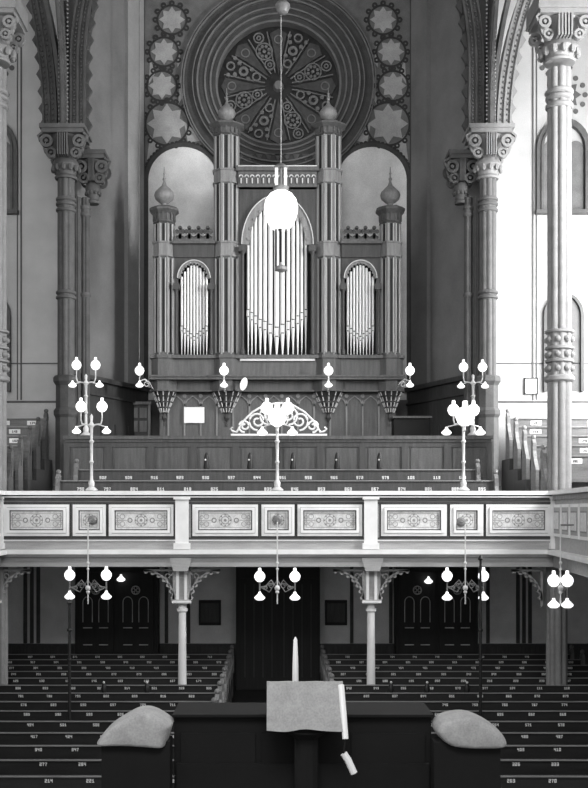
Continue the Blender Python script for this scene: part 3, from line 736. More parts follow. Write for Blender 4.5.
# gallery pews in the middle
pew(-4.12, 4.12, 20.15, 3.76, 'dark pew directly behind the gallery rail, below the choir parapet', 'gallery pews', m_w='oak_dark', nz=.72, off=.1, nh=.06, depth=.24)
pew(-4.12+.18, 4.12-.18, 21.0, 4.0, 'second dark pew in the gallery, against the choir parapet', 'gallery pews', m_w='oak_dark', nz=.72, off=.2, nh=.06)
for sg, nm in ((-1, 'left'), (1, 'right')):
    for j, (D, zf) in enumerate(SIDE):
        a, b = (-9.1, -5.02) if sg < 0 else (5.02, 9.1)
        lab = ('topmost raked pew of the %s side gallery against the wall' if j == 0 else 'lowest raked pew of the %s side gallery behind the rail' if j == 4 else ORD[j]+' raked pew from the top of the %s side gallery') % nm
        pew(a, b, D, zf, lab, 'raked side gallery pews', m_w='gal_pew', m_e='gal_pew' if sg < 0 else 'front_mid', m_r='rail_highlight', numbers=True, depth=.27, off=(.1 if j % 2 else .3), pitch=.62, vis=(-6.3, b) if sg < 0 else (a, 7.1), nh=.05, nz=.78, plate=True)  # right bench ends paler than left ones, their highlights put into colour

# ------------------------------------------------------------------ gallery front
gf = thing('gallery_front', (0, DG, 3.1), 'pale panelled gallery balustrade spanning the nave with painted panels', 'balustrade')
gx = lambda p: PX(p, DG)
gz = lambda p: PZ(p, DG)
XL, XR = -5.06, 5.06
MB().box(XL, XR, DG, DG+.1, gz(552), gz(494)).build('front_board', 'front', gf)
q = MB(); q.box(XL, XR, DG-.1, DG+.13, gz(495), gz(491)); q.box(XL, XR, DG-.08, DG+.1, gz(497.5), gz(496.5)); q.build('top_rail', 'front_light', gf)
q = MB(); q.box(XL, XR, DG-.05, DG, gz(500.5), gz(495)); q.build('rail_moulding', 'line', gf)
q = MB(); q.box(XL, XR, DG-.035, DG, gz(504), gz(502)); q.box(XL, XR, DG-.02, DG, gz(539), gz(537.5)); q.build('shadow_bead', 'line', gf)  # thin dark bars painting shadow lines on the board
q = MB(); q.box(XL, XR, DG-.14, DG+.05, gz(554), gz(549.5)); q.box(XL, XR, DG-.03, DG, gz(541), gz(540)); q.build('ledge', 'front_light', gf)
q = MB(); q.box(XL, XR, DG-.02, DG+.16, gz(567), gz(554)); q.build('beam', 'front_mid', gf)
q = MB(); q.box(XL, XR, DG-.05, DG, gz(566.5), gz(562.5)); q.box(XL, XR, DG-.08, DG, gz(556.5), gz(554)); q.build('beam_moulding', 'front', gf)
def gpanel(a, b, big):
    x0, x1, z0, z1 = gx(a), gx(b), gz(536), gz(504.5)
    fr = MB()
    for w0, pr in ((0, .035), (.055, .06)):
        ww = .05
        X0, X1, Z0, Z1 = x0+w0, x1-w0, z0+w0, z1-w0
        fr.box(X0, X1, DG-pr, DG, Z1-ww, Z1); fr.box(X0, X1, DG-pr, DG, Z0, Z0+ww); fr.box(X0, X0+ww, DG-pr, DG, Z0+ww, Z1-ww); fr.box(X1-ww, X1, DG-pr, DG, Z0+ww, Z1-ww)
    f = fr.build('panel_frame', 'front_light', gf)
    # dark sheets painting the shadow line between frame and board
    q = MB(); g = .105; X0, X1, Z0, Z1 = x0+g, x1-g, z0+g, z1-g
    q.box(X0, X1, DG-.008, DG, Z0, Z1); q.box(x0-.03, x1+.03, DG-.006, DG, z0-.03, z1+.03); q.build('panel_recess', 'line', f)
    g = .125; X0, X1, Z0, Z1 = x0+g, x1-g, z0+g, z1-g
    MB().box(X0, X1, DG-.016, DG-.002, Z0, Z1).build('painted_panel', 'front_panel', f)
    o = MB(); y0, y1 = DG-.02, DG-.015; cx, cz = (X0+X1)/2, (Z0+Z1)/2; H = (Z1-Z0)/2
    for r_ in ((.72, .67), (.46, .38), (.16, 0.0)):
        o.ring_y(cx, cz, max(.001, r_[1]*H), r_[0]*H, y0, y1, 20)
    for j in range(8): o.lathe_y(cx+.6*H*math.cos(j*PI/4), cz+.6*H*math.sin(j*PI/4), [(.1*H, y0), (.1*H, y1)], 6)
    t_ = .008; g = .03
    for a_ in ((X0+g, X1-g, Z0+g, Z0+g+t_), (X0+g, X1-g, Z1-g-t_, Z1-g)): o.box(a_[0], a_[1], y0, y1, a_[2], a_[3])
    for a_ in (X0+g, X1-g-t_): o.box(a_, a_+t_, y0, y1, Z0+g, Z1-g)
    if big:
        for sx in (-1, 1):
            o.ring_y(cx+sx*H*1.25, cz, H*.17, H*.3, y0, y1, 12)
            for sz in (-1, 1):
                c2 = cx+sx*H*2.1; o.ring_y(c2, cz+sz*H*.42, H*.24, H*.3, y0, y1, 12); o.ring_y(cx+sx*H*2.65, cz+sz*H*.35, H*.16, H*.21, y0, y1, 10)
            o.box(min(cx+sx*H*1.6, cx+sx*H*2.9), max(cx+sx*H*1.6, cx+sx*H*2.9), y0, y1, cz-.005, cz+.005)
    o.build('stencil_ornament', 'ornament', f)
for base in (-185.5, 3.5, 192.5, 381.5):
    for a, b, big in ((188.5-0, 254.5, 1), (258, 291, 0), (294, 359, 1)):
        a2, b2 = a+base-0, b+base
        pass
BAY = 188.5
for j in (-1, 0, 1):
    o = j*BAY
    for a, b, big in ((192.5, 258, 1), (261.5, 294.5, 0), (297.5, 362, 1)): gpanel(a+o, b+o, big)
for p in (182.3-188.5+0.01, 182.3, 370.5, 554):
    if p < 0: p = 0.0
    q = MB(); x = gx(p); w = 6.6*DG/F if p not in (0.0, 554) else 4*DG/F
    q.box(x-w, x+w, DG-.09, DG, gz(549), gz(498)); q.box(x-w*1.25, x+w*1.25, DG-.12, DG, gz(549), gz(543)); q.box(x-w*1.25, x+w*1.25, DG-.13, DG, gz(499.5), gz(496.5)); q.build('pilaster', 'front_light', gf)
# canted side gallery fronts
for sg, nm in ((-1, 'left'), (1, 'right')):
    A = Vector((sg*5.06, DG)); B = Vector((sg*4.72, 15.6)); d = (B-A).normalized(); L = (B-A).length; ang = math.atan2(d[1], d[0])
    inn = Vector((-sg, 0))
    t = thing('side_gallery_front', (sg*4.9, 17.6, 3.1), 'panelled side balustrade running forward from the %s gallery corner' % nm, 'balustrade')
    m_ = (A+B)/2
    def bar(z0, z1, pr, mm, name, u0=0, u1=1):
        c = A+d*(L*(u0+u1)/2)+inn*(pr/2-.05); mb = MB(); mb.obox((c[0], c[1], (z0+z1)/2), (L*(u1-u0), pr+.1, z1-z0), ang); return mb.build(name, mm, t)
    bar(gz(552), gz(494), .0, 'front', 'front_board'); bar(gz(495), gz(491), .12, 'front_light', 'top_rail'); bar(gz(554), gz(549.5), .14, 'front_light', 'ledge'); bar(gz(567), gz(554), .02, 'front_mid', 'beam'); bar(gz(500), gz(495), .05, 'ornament', 'rail_moulding')
    for j in range(5):
        u0 = .03+j*.195; u1 = u0+.165
        bar(gz(536), gz(504.5), .03, 'front_light', 'panel_frame', u0, u1); bar(gz(533), gz(507.5), .035, 'front', 'panel_recess', u0+.01, u1-.01); bar(gz(530), gz(511), .04, 'ornament', 'panel_border', u0+.022, u1-.022); bar(gz(528.5), gz(512.5), .045, 'front_panel', 'painted_panel', u0+.028, u1-.028)

# gallery supports: slender columns with bracketed heads
def support(px, label):
    D = 19.99; x = PX(px, D); Z = lambda p: PZ(p, D)
    t = thing('support_column', (x, D, 0), label, 'column', 'slender columns under the gallery')
    q = MB(); q.lathe(x, D, [(.13, 0), (.13, .25), (.085, .3), (.068, Z(612)), (.1, Z(611)), (.1, Z(608.5)), (.075, Z(608)), (.075, Z(605)), (.14, Z(602))], 16); q.build('shaft', 'front_light', t, True)
    q = MB(); q.box(x-.17, x+.17, D-.17, D+.05, Z(603), Z(599)); q.box(x-.13, x+.13, D-.13, D+.04, Z(599), Z(569)); q.build('head_block', 'front', t)
    q = MB(); q.box(x-.10, x-.05, D-.15, D-.12, Z(599), Z(569)); q.box(x+.05, x+.10, D-.15, D-.12, Z(599), Z(569)); q.box(x-.18, x+.18, D-.18, D-.13, Z(602), Z(600)); q.build('head_fillet', 'front_light', t)
    MB().box(x-.03, x+.03, D-.135, D-.128, Z(596), Z(572)).build('head_slot', 'ornament', t)
    q = MB(); q.prism([(x-.13, Z(570)), (x+.13, Z(570)), (x+.19, Z(560)), (x+.19, Z(557)), (x-.19, Z(557)), (x-.19, Z(560))], D-.37, D-.2); q.build('bracket_capital', 'front', t)
    for sx in (-1, 1):                                    # pierced curved bracket
        if not (-5 < x+sx*.7 < 5): continue
        q = MB(); X = lambda p: x+sx*p*D/F
        arc = []
        n = 7
        for j in range(n+1):
            a = PI/2*j/n
            arc.append((X(38-30*math.cos(a)), Z(600-30*math.sin(a))))
        q.ribbon(arc, -.02, .02, D-.1, D-.02)
        for j in range(n):
            mx_, mz_ = (arc[j][0]+arc[j+1][0])/2, (arc[j][1]+arc[j+1][1])/2; q.lathe_y(mx_+sx*.02, mz_-.02, [(.035, D-.1), (.035, D-.02)], 8)
        q.ribbon([(X(7.5), Z(570)), (X(38), Z(570))], -.02, .02, D-.1, D-.02); q.ribbon([(X(8), Z(604)), (X(8), Z(570))], -.018, .018, D-.1, D-.02)
        q.ribbon([(X(8), Z(572)), (X(17), Z(582))], -.014, .014, D-.09, D-.03)
        q.ring_y(X(14), Z(576), .04, .055, D-.09, D-.03, 10)
        q.build('curved_bracket', 'front', t)
for px, lb in ((-6.3, 'slender pale gallery column with curved bracket at left picture edge'), (182.3, 'slender pale column under the gallery left of the central aisle'), (371, 'slender pale column under the gallery right of the central aisle')): support(px, lb)
q = MB(); D = 19.95; X = lambda p: 5.02-p*D/F; arc = [(X(38-30*math.cos(PI/2*j/7)), PZ(600-30*math.sin(PI/2*j/7), D)) for j in range(8)]
q.ribbon(arc, -.02, .02, D-.1, D-.02)
for j in range(7): q.lathe_y((arc[j][0]+arc[j+1][0])/2-.02, (arc[j][1]+arc[j+1][1])/2-.02, [(.035, D-.1), (.035, D-.02)], 8)
q.ribbon([(X(4), PZ(570, D)), (X(38), PZ(570, D))], -.02, .02, D-.1, D-.02); q.ribbon([(X(8), PZ(606, D)), (X(8), PZ(570, D))], -.02, .02, D-.1, D-.02)
q.build('curved_bracket', 'front_mid', label='curved cusped bracket under the right gallery corner beside thick column', cat='bracket')

# ------------------------------------------------------------------ below the gallery: porches, dado, pilasters, pictures
DL = 25.25
q = MB(); q.box(-9.2, 9.2, DL-.05, DL-.001, 0, PZ(646, DL)); q.box(-9.2, 9.2, DL-.09, DL-.001, PZ(646, DL), PZ(643.5, DL)); trim(q, 'oak_dark')
q = MB()
for p in (24, 30.5, 37, 165, 187, 236, 316, 350, 389, 394, 486, 516, 522, 528): q.box(PX(p, DL), PX(p+3.2, DL), DL-.07, DL-.001, PZ(643, DL), 3.1)
trim(q, 'stone')
def porch(a, b, leaves, label):
    D = 24.8; t = thing('porch_door', (PX((a+b)/2, D), D, 0), label, 'door', 'glazed porch doors below the gallery')
    MB().box(PX(a, D), PX(b, D), D, DL-.1, 0, 3.08).build('porch_case', 'door', t)
    for (u, v) in leaves:
        w = v-u; q = MB()
        q.box(PX(u, D), PX(v, D), D-.05, D, .1, PZ(572, D)); lf = q.build('door_leaf', 'door', t)
        q = MB(); kq = D/F
        for c in (u+w*.28, u+w*.72):
            X = PX(c, D); r = w*.14*kq; lancet(q, X, r, PZ(622, D), PZ(602, D), .016, D-.07, D-.04, 10)
            q.box(X-r*.9, X+r*.9, D-.06, D-.045, PZ(645, D), PZ(644, D)); q.box(X-r*.9, X+r*.9, D-.06, D-.045, PZ(628, D), PZ(627, D))
        X = PX((u+v)/2, D); Zc = PZ(590, D); q.ring_y(X, Zc, .085, .105, D-.07, D-.04, 16)
        for j in range(4): q.ring_y(X+.05*math.cos(j*PI/2), Zc+.05*math.sin(j*PI/2), .03, .042, D-.07, D-.04, 10)
        q.build('tracery', 'door_line', lf)
    return t
porch(75, 158, ((78, 114), (118, 154)), 'dark porch doors with lancet tracery under the left gallery bay')
porch(396, 478, ((399, 435), (439, 475)), 'dark porch doors with lancet tracery under the right gallery bay')
D = 24.7
t = thing('central_door', (0, D, 0), 'tall dark double door at the end of the central aisle', 'door')
MB().box(PX(236, D), PX(320, D), D, DL-.1, 0, 3.08).build('door_case', 'door', t)
for a, b in ((241, 276), (280, 315)):
    lf = MB().box(PX(a, D), PX(b, D), D-.05, D, 0.02, PZ(578, D)).build('door_leaf', 'door', t)
    q = MB()
    for u in range(4): x = PX(a+4+u*9, D); q.box(x-.01, x+.01, D-.065, D-.045, .3, PZ(584, D))
    q.build('door_batten', 'oak_dark', lf)
for px, lb in ((336, 'small dark framed picture on the wall right of the central door'), (210, 'small dark framed picture on the wall left of the central door')):
    D = DL-.03; t = thing('framed_picture', (PX(px, D), D, PZ(625, D)), lb, 'picture')
    MB().box(PX(px-9, D), PX(px+9, D), D-.03, D+.02, PZ(622, D), PZ(603, D)).build('picture_face', 'oak_dark', t)
    q = MB()
    for a, b, c, d_ in ((-11, 11, 625, 622), (-11, 11, 603, 600), (-11, -9, 622, 603), (9, 11, 622, 603)): q.box(PX(px+a, D), PX(px+b, D), D-.06, D+.02, PZ(c, D), PZ(d_, D))
    q.build('picture_frame', 'door', t)

# ------------------------------------------------------------------ lamps
def globe(mb, x, y, z, r):
    """opal globe with glass chimney"""
    mb.lathe(x, y, [(r*.35, z-r*1.0), (r*.75, z-r*.7), (r, z-r*.15), (r*.95, z+r*.35), (r*.6, z+r*.82), (r*.3, z+r*.98), (r*.26, z+r*1.55), (r*.2, z+r*1.6)], 16)
def shade(mb, x, y, z, r, sx=0):
    """small downward bell shade"""
    mb.lathe(x, y, [(r*.55, z-r*.8), (r*.95, z-r*.5), (r*1.0, z-r*.25), (r*.6, z+r*.15), (r*.3, z+r*.45), (r*.22, z+r*.8)], 14)
def candelabrum(px, D, ybase, ytop, gy, gdx, sy, sdx, gr, label, extra=None, srx=1.0):
    x = PX(px, D); s = D/F; Z = lambda p: PZ(p, D); t = thing('gas_candelabrum', (x, D, Z(ybase)), label, 'lamp', 'standing gas candelabra')
    q = MB(); h = Z(ytop)-Z(ybase)
    q.lathe(x, D, [(.11, Z(ybase)), (.11, Z(ybase)+.02), (.05, Z(ybase)+.07), (.06, Z(ybase)+.14), (.03, Z(ybase)+.2), (.025, Z(ybase)+h*.35), (.045, Z(ybase)+h*.37), (.025, Z(ybase)+h*.4), (.03, Z(ybase)+h*.62), (.05, Z(ybase)+h*.64), (.022, Z(ybase)+h*.67), (.03, Z(ybase)+h*.82), (.06, Z(ybase)+h*.85), (.02, Z(ybase)+h*.9), (.03, Z(ybase)+h*.97), (.005, Z(ybase)+h)], 12)
    q.build('stem', 'brass', t, True)
    for sx in (-1, 1):
        za = Z(ybase)+h*.85; gxx = x+sx*gdx*s; q = MB()
        q.tube([(x, D, za), (x+sx*gdx*s*.5, D, za+.02), (gxx-sx*.02, D, za+.03), (gxx, D, za+.1), (gxx, D, Z(gy)-gr*s)], .014, 6)
        q.tube([(x+sx*gdx*s*.6, D, za+.02), (x+sx*sdx*s*.9, D, za-.02), (x+sx*sdx*s, D, Z(sy)+.05)], .012, 6)
        q.build('arm', 'brass', t, True)
        q = MB(); globe(q, gxx, D, Z(gy), gr*s); q.build('globe', 'opal', t, True)
        q = MB(); shade(q, x+sx*sdx*s, D, Z(sy), gr*s*.85*srx); q.build('shade', 'opal', t, True)
    if extra:
        for ex, ey, er in extra:
            q = MB(); globe(q, x+ex*s, D-.16, Z(ey), er*s); q.build('globe', 'opal', t, True)
        q = MB(); q.tube([(x, D, Z(ey)-er*s-.1), (x, D-.16, Z(ey)-er*s-.08), (x, D-.16, Z(ey)-er*s)], .014, 6); q.build('front_arm', 'brass', t, True)
    return t
DR = DG+.03
candelabrum(91.5, DR, 490.5, 414, 406.5, 10.5, 430, 15, 5.4, 'standing gas candelabrum on the gallery rail at far left')
candelabrum(277.3, DR, 490.5, 414, 408, 10.5, 431, 15, 6.2, 'standing gas candelabrum on the gallery rail in front of scroll crest', extra=[(0, 418, 9)])
candelabrum(463.5, DR, 490.5, 414, 410, 10, 431, 17, 6.0, 'standing gas candelabrum on the gallery rail at right', extra=[(0, 417, 9.5)])
candelabrum(86, DC+.03, 435.6, 374, 365, 9.5, 384, 13.5, 4.8, 'standing gas candelabrum at the left end of choir parapet')
candelabrum(473, DC+.03, 435.6, 374, 367, 9.5, 385, 12, 4.6, 'standing gas candelabrum at the right end of choir parapet')
# bracket lamps on the organ case
for px, sx, lb in ((139.5, 1, 'single globe bracket lamp left of the left side tower'), (224, 0, 'single globe bracket lamp before the left great tower base'), (328.5, 0, 'single globe bracket lamp before the right great tower base'), (410, -1, 'single globe bracket lamp right of the right side tower')):
    D = DO-.35; x = PX(px, D); s = D/F; t = thing('bracket_lamp', (x, D, PZ(390, D)), lb, 'lamp', 'bracket lamps on the organ')
    q = MB()
    ex = x+sx*13*s; ey = D+(.6 if sx else .3)
    q.tube([(x, D, PZ(376, D)), (x, D, PZ(381, D)), (x+sx*5*s, D+.05, PZ(379, D)), (x+sx*9*s, D+.1, PZ(382, D)), (ex, ey, PZ(390, D))], .016, 6)
    if sx: q.tube(spiral(x+sx*7*s, PZ(384, D), .07, 1.3, 0, .5, D+.07, .01, sx), .012, 5)
    q.build('bracket_arm', 'brass', t, True)
    q = MB(); globe(q, x, D, PZ(370.5, D), 4.7*s); q.build('globe', 'opal', t, True)
    q = MB(); shade(q, x, D, PZ(384, D), 4.0*s); q.build('shade', 'opal', t, True)
# hanging chandeliers below the gallery front
def chandelier(px, D, dg, gy, sy, gr, ytopb, label, wall_dx=0):
    x = PX(px, D); s = D/F; Z = lambda p: PZ(p, D); t = thing('hanging_gas_lamp', (x, D, Z(604)), label, 'lamp', 'hanging gas lamps below the gallery front')
    q = MB(); q.tube([(x, D, Z(ytopb)), (x, D, Z(604))], .012, 6)
    for y, r in ((563, .03), (569, .025), (588, .05), (592, .035), (601, .015)): q.sphere((x, D, Z(y)), r, 10, 6)
    q.build('stem', 'brass', t, True)
    q = MB()
    if wall_dx: q.tube([(x, D, Z(ytopb)), (x+wall_dx, D, Z(ytopb))], .016, 6)
    else: q.tube([(x, D, Z(ytopb)), (x, DG-.06, Z(ytopb)+.03)], .016, 6); q.lathe_y(x, Z(ytopb)+.03, [(.05, DG-.07), (.09, DG-.03)], 12)
    q.build('wall_bracket', 'brass_dark', t, True)
    for sx in (-1, 1):
        gxx = x+sx*dg*s; q = MB()
        q.tube([(x, D, Z(589)), (x+sx*dg*s*.35, D, Z(580)), (x+sx*dg*s*.7, D, Z(587)), (gxx, D, Z(587))], .011, 6)
        q.tube([(x, D, Z(580)), (x+sx*dg*s*.45, D, Z(592)), (gxx, D, Z(587))], .009, 5)
        for u, v, r in ((.35, 586, .055), (.68, 588, .04)): q.tube(spiral(x+sx*dg*s*u, Z(v), r, 1.4, 0, .5, D, .01, sx), .009, 5)
        q.tube([(gxx, D, Z(sy)+.05), (gxx, D, Z(gy)-gr*s)], .014, 6); q.build('scroll_arm', 'brass_dark', t, True)
        q = MB(); globe(q, gxx, D, Z(gy), gr*s); q.build('globe', 'opal', t, True)
        q = MB(); shade(q, gxx, D, Z(sy), gr*s*.98); q.build('shade', 'opal', t, True)
DH = 19.2
chandelier(88, DH, 18.3, 575, 595, 5.4, 522, 'hanging two-globe gas lamp below the left gallery bay')
chandelier(277.3, DH, 17.6, 576.5, 596, 5.4, 522, 'hanging two-globe gas lamp over the central aisle')
chandelier(465.3, DH, 18.2, 576, 596, 5.4, 524, 'hanging two-globe gas lamp below the right gallery bay')
chandelier(560.5, 17.6, 6.8, 580.5, 603, 6.2, 525, 'hanging two-globe gas lamp beside the thick right column', .25)
for px, py, lb in ((121, 578, 'tiny white wall lamp above the left porch door'), (428.5, 580, 'tiny white wall lamp above the right porch door')):
    D = 24.6; x = PX(px, D); t = thing('wall_sconce', (x, D, PZ(py+4, D)), lb, 'lamp')
    q = MB(); shade(q, x, D, PZ(py, D), .1); q.build('shade', 'opal', t, True)
    q = MB(); q.tube([(x, D, PZ(py, D)), (x, D+.16, PZ(py+3, D))], .014, 6); q.box(x-.12, x+.12, D-.02, D+.02, PZ(py+3, D), PZ(py+2, D)); q.build('sconce_bracket', 'brass_dark', t)
# big pendant arc lamp before the organ
D = 21.0; s = D/F; x = PX(281, D); Z = lambda p: PZ(p, D)
t = thing('pendant_lamp', (x, D, Z(290)), 'large white pendant globe lamp hanging on a cord before the organ', 'lamp')
MB().tube([(x, D, TOP), (x, D, Z(166))], .006, 5).build('cord', 'brass', t)
q = MB(); q.box(x-6*s, x-3*s, D-.03, D+.03, Z(188), Z(167)); q.box(x+3*s, x+6*s, D-.03, D+.03, Z(188), Z(167)); q.build('hanger_post', 'white', t)
q = MB(); q.lathe(x, D, [(7*s, Z(168)), (7.5*s, Z(167)), (3*s, Z(164)), (.01, Z(163))], 16); q.lathe(x, D, [(6*s, Z(191)), (8*s, Z(189)), (8*s, Z(187)), (4*s, Z(186))], 16); q.lathe(x, D, [(1.5*s, Z(187)), (1.5*s, Z(167))], 8); q.build('collar', 'brass_dark', t, True)
q = MB(); g = 17*s; zc = Z(207)
q.lathe(x, D, [(g*.5, zc-g*1.3), (g*.8, zc-g*.9), (g*.97, zc-g*.35), (g, zc), (g*.92, zc+g*.4), (g*.65, zc+g*.78), (g*.3, zc+g*.97), (g*.05, zc+g)], 28); q.build('globe', 'opal', t, True)
q = MB(); 
for sx in (-1, 1): q.tube([(x+sx*5*s, D, Z(226)), (x+sx*5*s, D, Z(271))], .018, 6)
q.tube([(x, D, Z(226)), (x, D, Z(262))], .014, 6); q.sphere((x-1*s, D-.02, Z(230)), .04, 8, 6)
q.build('lower_frame', 'iron', t)
q = MB(); q.lathe(x, D, [(3*s, Z(272)), (6*s, Z(270)), (6*s, Z(267)), (2*s, Z(265))], 14); q.build('ash_tray', 'brass_dark', t)
# second fitting high up on the cord
q = MB(); zc = Z(14); q.lathe(x+.03, D-.3, [(.02, zc-.14), (.1, zc-.11), (.14, zc-.02), (.14, zc+.04), (.09, zc+.1), (.04, zc+.12)], 16)
cp = q.build('ceiling_pulley', 'brass_dark', None, True, label='round metal pulley hanging above the rose window on its cord', cat='pulley')
q = MB().tube([(x+.03, D-.3, zc+.12), (x+.03, D-.3, TOP)], .012, 6).build('pulley_cord', 'iron', cp)
# thin wires beside the bracket lamp
MB().tube([(PX(139.3, 23.5), 23.5, PZ(364, 23.5)), (PX(139.3, 23.5), 23.5, TOP)], .008, 5).build('hanging_wire', 'brass_dark', label='thin dark wire hanging left of the organ', cat='wire')
# slender iron posts in the floor pews
for px, yt, yb, lb in ((69.5, 604, 715, 'thin black iron post rising from the left floor pews'), (480.5, 560, 715, 'thin black iron post rising from the right floor pews')):
    D = 16.63; x = PX(px, D); t = thing('iron_post', (x, D, 0), lb, 'post', 'iron posts')
    q = MB(); q.lathe(x, D, [(.1, 0), (.09, .05), (.04, .1), (.026, .9), (.018, PZ(yt, D))], 12); q.build('post', 'iron', t, True)
    q = MB(); annulets(q, x, D, .034, [PZ(660, D), PZ(630, D)], .02); q.lathe(x, D, [(.03, PZ(yt, D)), (.045, PZ(yt-1, D)), (.03, PZ(yt-3, D)), (.005, PZ(yt-5, D))], 10); q.build('post_collar', 'iron', t, True)
# dark umbrella rests on the gallery pew and in the floor pews
for px, lb in ((206.5, 'black umbrella rest on gallery pew, leftmost of five'), (250, 'black umbrella rest on gallery pew just left of central candelabrum'), (293, 'black umbrella rest on gallery pew just right of central candelabrum'), (337, 'black umbrella rest on gallery pew, second from the right'), (379.5, 'black umbrella rest on gallery pew, rightmost of five')):
    D = 21.04; x = PX(px, D); t = thing('umbrella_rest', (x, D, 4.914), lb, 'umbrella rest', 'umbrella rests on the gallery pew')
    q = MB(); q.lathe(x, D, [(.055, 4.914), (.06, 4.96), (.045, 5.05), (.05, 5.12), (.035, 5.2), (.012, 5.24)], 12); q.build('rest_cup', 'iron', t, True)
    q = MB(); q.sphere((x-.02, D-.06, PZ(460, D)), .02, 8, 6); q.build('rest_knob', 'brass', t, True)
for px, lb in ((104, 'well left of the left support column'), (147, 'just left of the left support column'), (391, 'just right of the right support column'), (427, 'midway along the right pews'), (467, 'toward the right iron post')):
    D = 13.84+.85*6+.03; x = PX(px, D); t = thing('umbrella_rest', (x, D, .912), 'small black umbrella rest on floor pew, '+lb, 'umbrella rest', 'umbrella rests in the floor pews')
    q = MB(); q.lathe(x, D, [(.045, .914), (.05, .96), (.035, 1.05), (.012, 1.08)], 10); q.build('rest_cup', 'iron', t, True)
    q = MB(); q.sphere((x, D-.02, 1.09), .022, 8, 6); q.build('rest_knob', 'brass', t, True)

# ------------------------------------------------------------------ foreground: pulpit desk with book rest, flanking covered seats
D = 9.2; s = D/F; Z = lambda p: PZ(p, D); X = lambda p: PX(p, D)
t = thing('altar_screen', (X(300), D+.3, 0), 'wide dark wooden altar screen in the foreground with plain ledge', 'screen')
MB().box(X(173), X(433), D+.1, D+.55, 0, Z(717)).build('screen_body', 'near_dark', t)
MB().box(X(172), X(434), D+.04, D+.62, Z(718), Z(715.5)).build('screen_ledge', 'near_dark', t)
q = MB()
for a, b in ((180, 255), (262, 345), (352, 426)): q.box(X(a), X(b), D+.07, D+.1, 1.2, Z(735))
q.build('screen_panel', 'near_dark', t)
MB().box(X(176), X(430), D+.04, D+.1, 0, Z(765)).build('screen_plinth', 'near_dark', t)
# reading desk
t = thing('reading_desk', (X(306), D-.2, 0), 'foreground reading desk draped with a pale cloth, candle behind', 'lectern')
def slab(corners_front, thick, mm, name, parent, smooth=False):
    vs = list(corners_front)+[(a, b+thick, c-.01) for a, b, c in corners_front]; n = len(corners_front)
    return MB().faces(vs, [tuple(range(n)), tuple(range(2*n-1, n-1, -1))]+[(j, (j+1) % n, (j+1) % n+n, j+n) for j in range(n)]).build(name, mm, parent, smooth)
q = MB(); nx, nz = 14, 8; vs = []; fs = []
for j in range(nz+1):
    for i in range(nx+1):
        u, v = i/nx, j/nz
        px_ = 268+u*73+(1-v)*(-1+u*3)+v*2*(u-.5); py_ = 723-v*43.5+1.2*math.sin(u*9)*(1-v)
        vs.append((X(px_), D-.32+.18*v+.012*math.sin(u*17+v*3), Z(py_)))
n_ = len(vs); vs += [(a, b+.05, c) for a, b, c in vs]
for j in range(nz):
    for i in range(nx):
        a = j*(nx+1)+i; fs += [(a, a+1, a+nx+2, a+nx+1), (a+n_, a+nx+1+n_, a+nx+2+n_, a+1+n_)]
edge = [i for i in range(nx+1)]+[j*(nx+1)+nx for j in range(1, nz+1)]+[nz*(nx+1)+i for i in range(nx-1, -1, -1)]+[j*(nx+1) for j in range(nz-1, 0, -1)]
fs += [(edge[i], edge[(i+1) % len(edge)]+0, edge[(i+1) % len(edge)]+n_, edge[i]+n_) for i in range(len(edge))]
q.faces(vs, fs); q.build('desk_cloth', 'cloth', t, True)
MB().prism_x([(D-.24, Z(727)), (D-.1, Z(727)), (D+.0, Z(682)), (D-.05, Z(682))], X(272), X(340)).build('desk_slope', 'near_dark', t)
MB().lathe(X(306), D-.12, [(.15, 0), (.14, .12), (.12, .2), (.1, 1.2), (.1, Z(735)), (.2, Z(727))], 12).build('desk_post', 'near_dark', t)
q = MB(); q.tube([(X(340), D-.16, Z(682)), (X(341.5), D-.25, Z(705)), (X(343), D-.33, Z(731))], .026, 8); q.build('cloth_border', 'wax', t, True, label='bright white hanging cloth border')
MB().tube([(X(341), D-.36, Z(744)), (X(345), D-.36, Z(750)), (X(351), D-.36, Z(763))], .03, 8).build('cloth_tassel', 'wax', t, label='short white slanting tassel end')
MB().tube([(X(343), D-.33, Z(731)), (X(341), D-.36, Z(744))], .008, 6).build('tassel_cord', 'near_dark', t)
t = thing('altar_candle', (X(296), D+.3, Z(716)), 'tall white candle standing behind the foreground reading desk', 'candle')
MB().lathe(X(296), D+.3, [(.028, Z(700)), (.026, Z(670)), (.017, Z(644)), (.004, Z(641))], 12).build('candle_body', 'wax', t, True)
MB().lathe(X(296), D+.3, [(.1, Z(715.5)), (.09, Z(714)), (.03, Z(710)), (.03, Z(702)), (.06, Z(700))], 12).build('candle_holder', 'brass_dark', t, True)
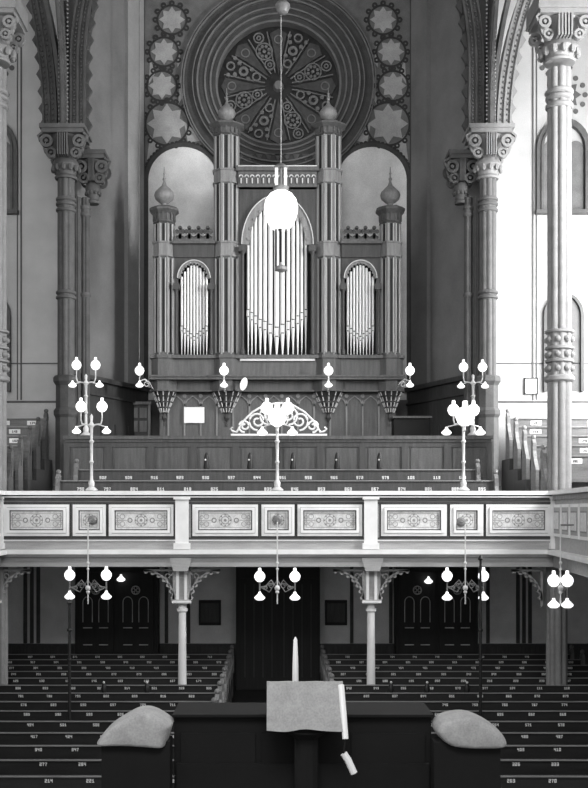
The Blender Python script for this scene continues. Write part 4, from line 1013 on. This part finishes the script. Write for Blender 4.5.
def covered(xs_, label, right):
    D = 9.0; Z = lambda p: PZ(p, D); X = lambda p: PX(p, D)
    a, b = min(p[0] for p in xs_), max(p[0] for p in xs_)
    t = thing('covered_seat', (X((a+b)/2), D+.2, 0), label, 'seat', 'covered seats flanking the foreground screen')
    # soft cover: the outline swells and thins front to back
    n = len(xs_); cx, cz = sum(p[0] for p in xs_)/n, sum(p[1] for p in xs_)/n; vs = []; fs = []
    for (y, sc) in ((-.06, .80), (-.02, .94), (.05, 1.0), (.3, 1.0), (.4, .92), (.44, .75)):
        for p in xs_: vs.append((X(cx+(p[0]-cx)*sc), D+y, Z(cz+(p[1]-cz)*sc if p[1] < cz else p[1])))
    for r_ in range(5):
        for j in range(n): fs.append((r_*n+j, r_*n+(j+1) % n, (r_+1)*n+(j+1) % n, (r_+1)*n+j))
    fs += [tuple(range(n)), tuple(range(6*n-1, 5*n-1, -1))]
    cv = MB().faces(vs, fs).build('linen_cover', 'cloth', t, True); cv.modifiers.new('soft', 'SUBSURF').render_levels = 2
    zb = Z(742 if not right else 743)
    MB().box(X(a+(6 if not right else 1)), X(b-(2 if not right else 8)), D+.02, D+.26, 0.0, zb).build('seat_back', 'near_dark', t)
    MB().box(X(a+4), X(b-6), D-.3, D+.02, 1.0, 1.35).build('seat_cushion', 'near_dark', t)
    MB().box(X(a+4), X(b-6), D-.28, D+.02, 0, 1.0).build('seat_box', 'near_dark', t)
covered([(96, 743), (103, 733), (112, 725), (123, 719), (135, 712), (147, 711.5), (158, 716), (171, 725), (171.5, 727), (168, 738), (166, 747), (164, 748), (140, 746), (115, 745), (96, 746), (95, 744)], 'dark foreground seat under a pale domed linen cover, left', 0)
covered([(434, 732), (440, 722), (452, 718), (466, 716), (478, 718), (492, 725), (503, 733), (509, 743), (508, 747), (500, 748), (475, 748), (450, 747), (442, 741)], 'dark foreground seat under a pale rounded linen cover, right', 1)

# ------------------------------------------------------------------ side windows of the nave (outside the frame) and light
LIGHTS = []
def area(name, loc, target, sx, sy, power):
    L = bpy.data.lights.new(name, 'AREA'); L.shape = 'RECTANGLE'; L.size = sx; L.size_y = sy; L.energy = power
    o = bpy.data.objects.new(name, L); COL.objects.link(o); o.location = loc
    o.rotation_euler = (Vector(target)-Vector(loc)).to_track_quat('-Z', 'Y').to_euler(); return o
area('daylight_gallery_window_right', (9.1, 21.7, 7.6), (5.3, 24.2, 6.2), 2.2, 3.6, 480)
area('daylight_nave_window_right', (9.1, 16.6, 9.5), (0, 23.0, 8.5), 2.4, 7.0, 1500)
area('daylight_unseen_window_left', (-9.1, 12.0, 9.5), (1, 22, 7.0), 3.0, 7.0, 420)  # soft side light added, its left window is unseen
area('added_end_fill', (0, 1.0, 11.5), (0, 21, 4.5), 5, 4, 520)  # added front fill lamp, no end window is built
for sg, nm in ((-1, 'left'), (1, 'right')):
    for j, y in enumerate((16.6, 21.7) if sg > 0 else (12.0,)):
        w = MB().box(sg*9.22, sg*9.28, y-1.2, y+1.2, 6.4, 12.2).build('window_%d' % (4+j+(2 if sg < 0 else 0)), 'sky_glass', kind='structure')
        q = MB()
        for yy in (-1.25, 0, 1.25): q.box(sg*9.18, sg*9.29, y+yy-.06, y+yy+.06, 6.3, 12.3)
        for zz in (6.3, 8.3, 10.3, 12.2): q.box(sg*9.18, sg*9.29, y-1.25, y+1.25, zz, zz+.1)
        q.build('window_bar', 'stone', w)
W = bpy.data.worlds.new('world'); S.world = W; W.use_nodes = True
bg = W.node_tree.nodes['Background']; bg.inputs['Color'].default_value = (1, 1, 1, 1); bg.inputs['Strength'].default_value = .55

cam = bpy.data.cameras.new('camera'); co = bpy.data.objects.new('camera', cam); COL.objects.link(co)
co.location = (0, 0, ZC); co.rotation_euler = (PI/2, 0, 0)
cam.sensor_fit = 'HORIZONTAL'; cam.sensor_width = 36; cam.lens = F/588*36
cam.shift_x = (294-CX)/588; cam.shift_y = (HY-394)/588; cam.clip_end = 200
S.camera = co
S.view_settings.view_transform = 'Standard'; S.view_settings.look = 'None'; S.view_settings.gamma = 1; S.view_settings.use_curve_mapping = False
S.view_settings.exposure = 0.95
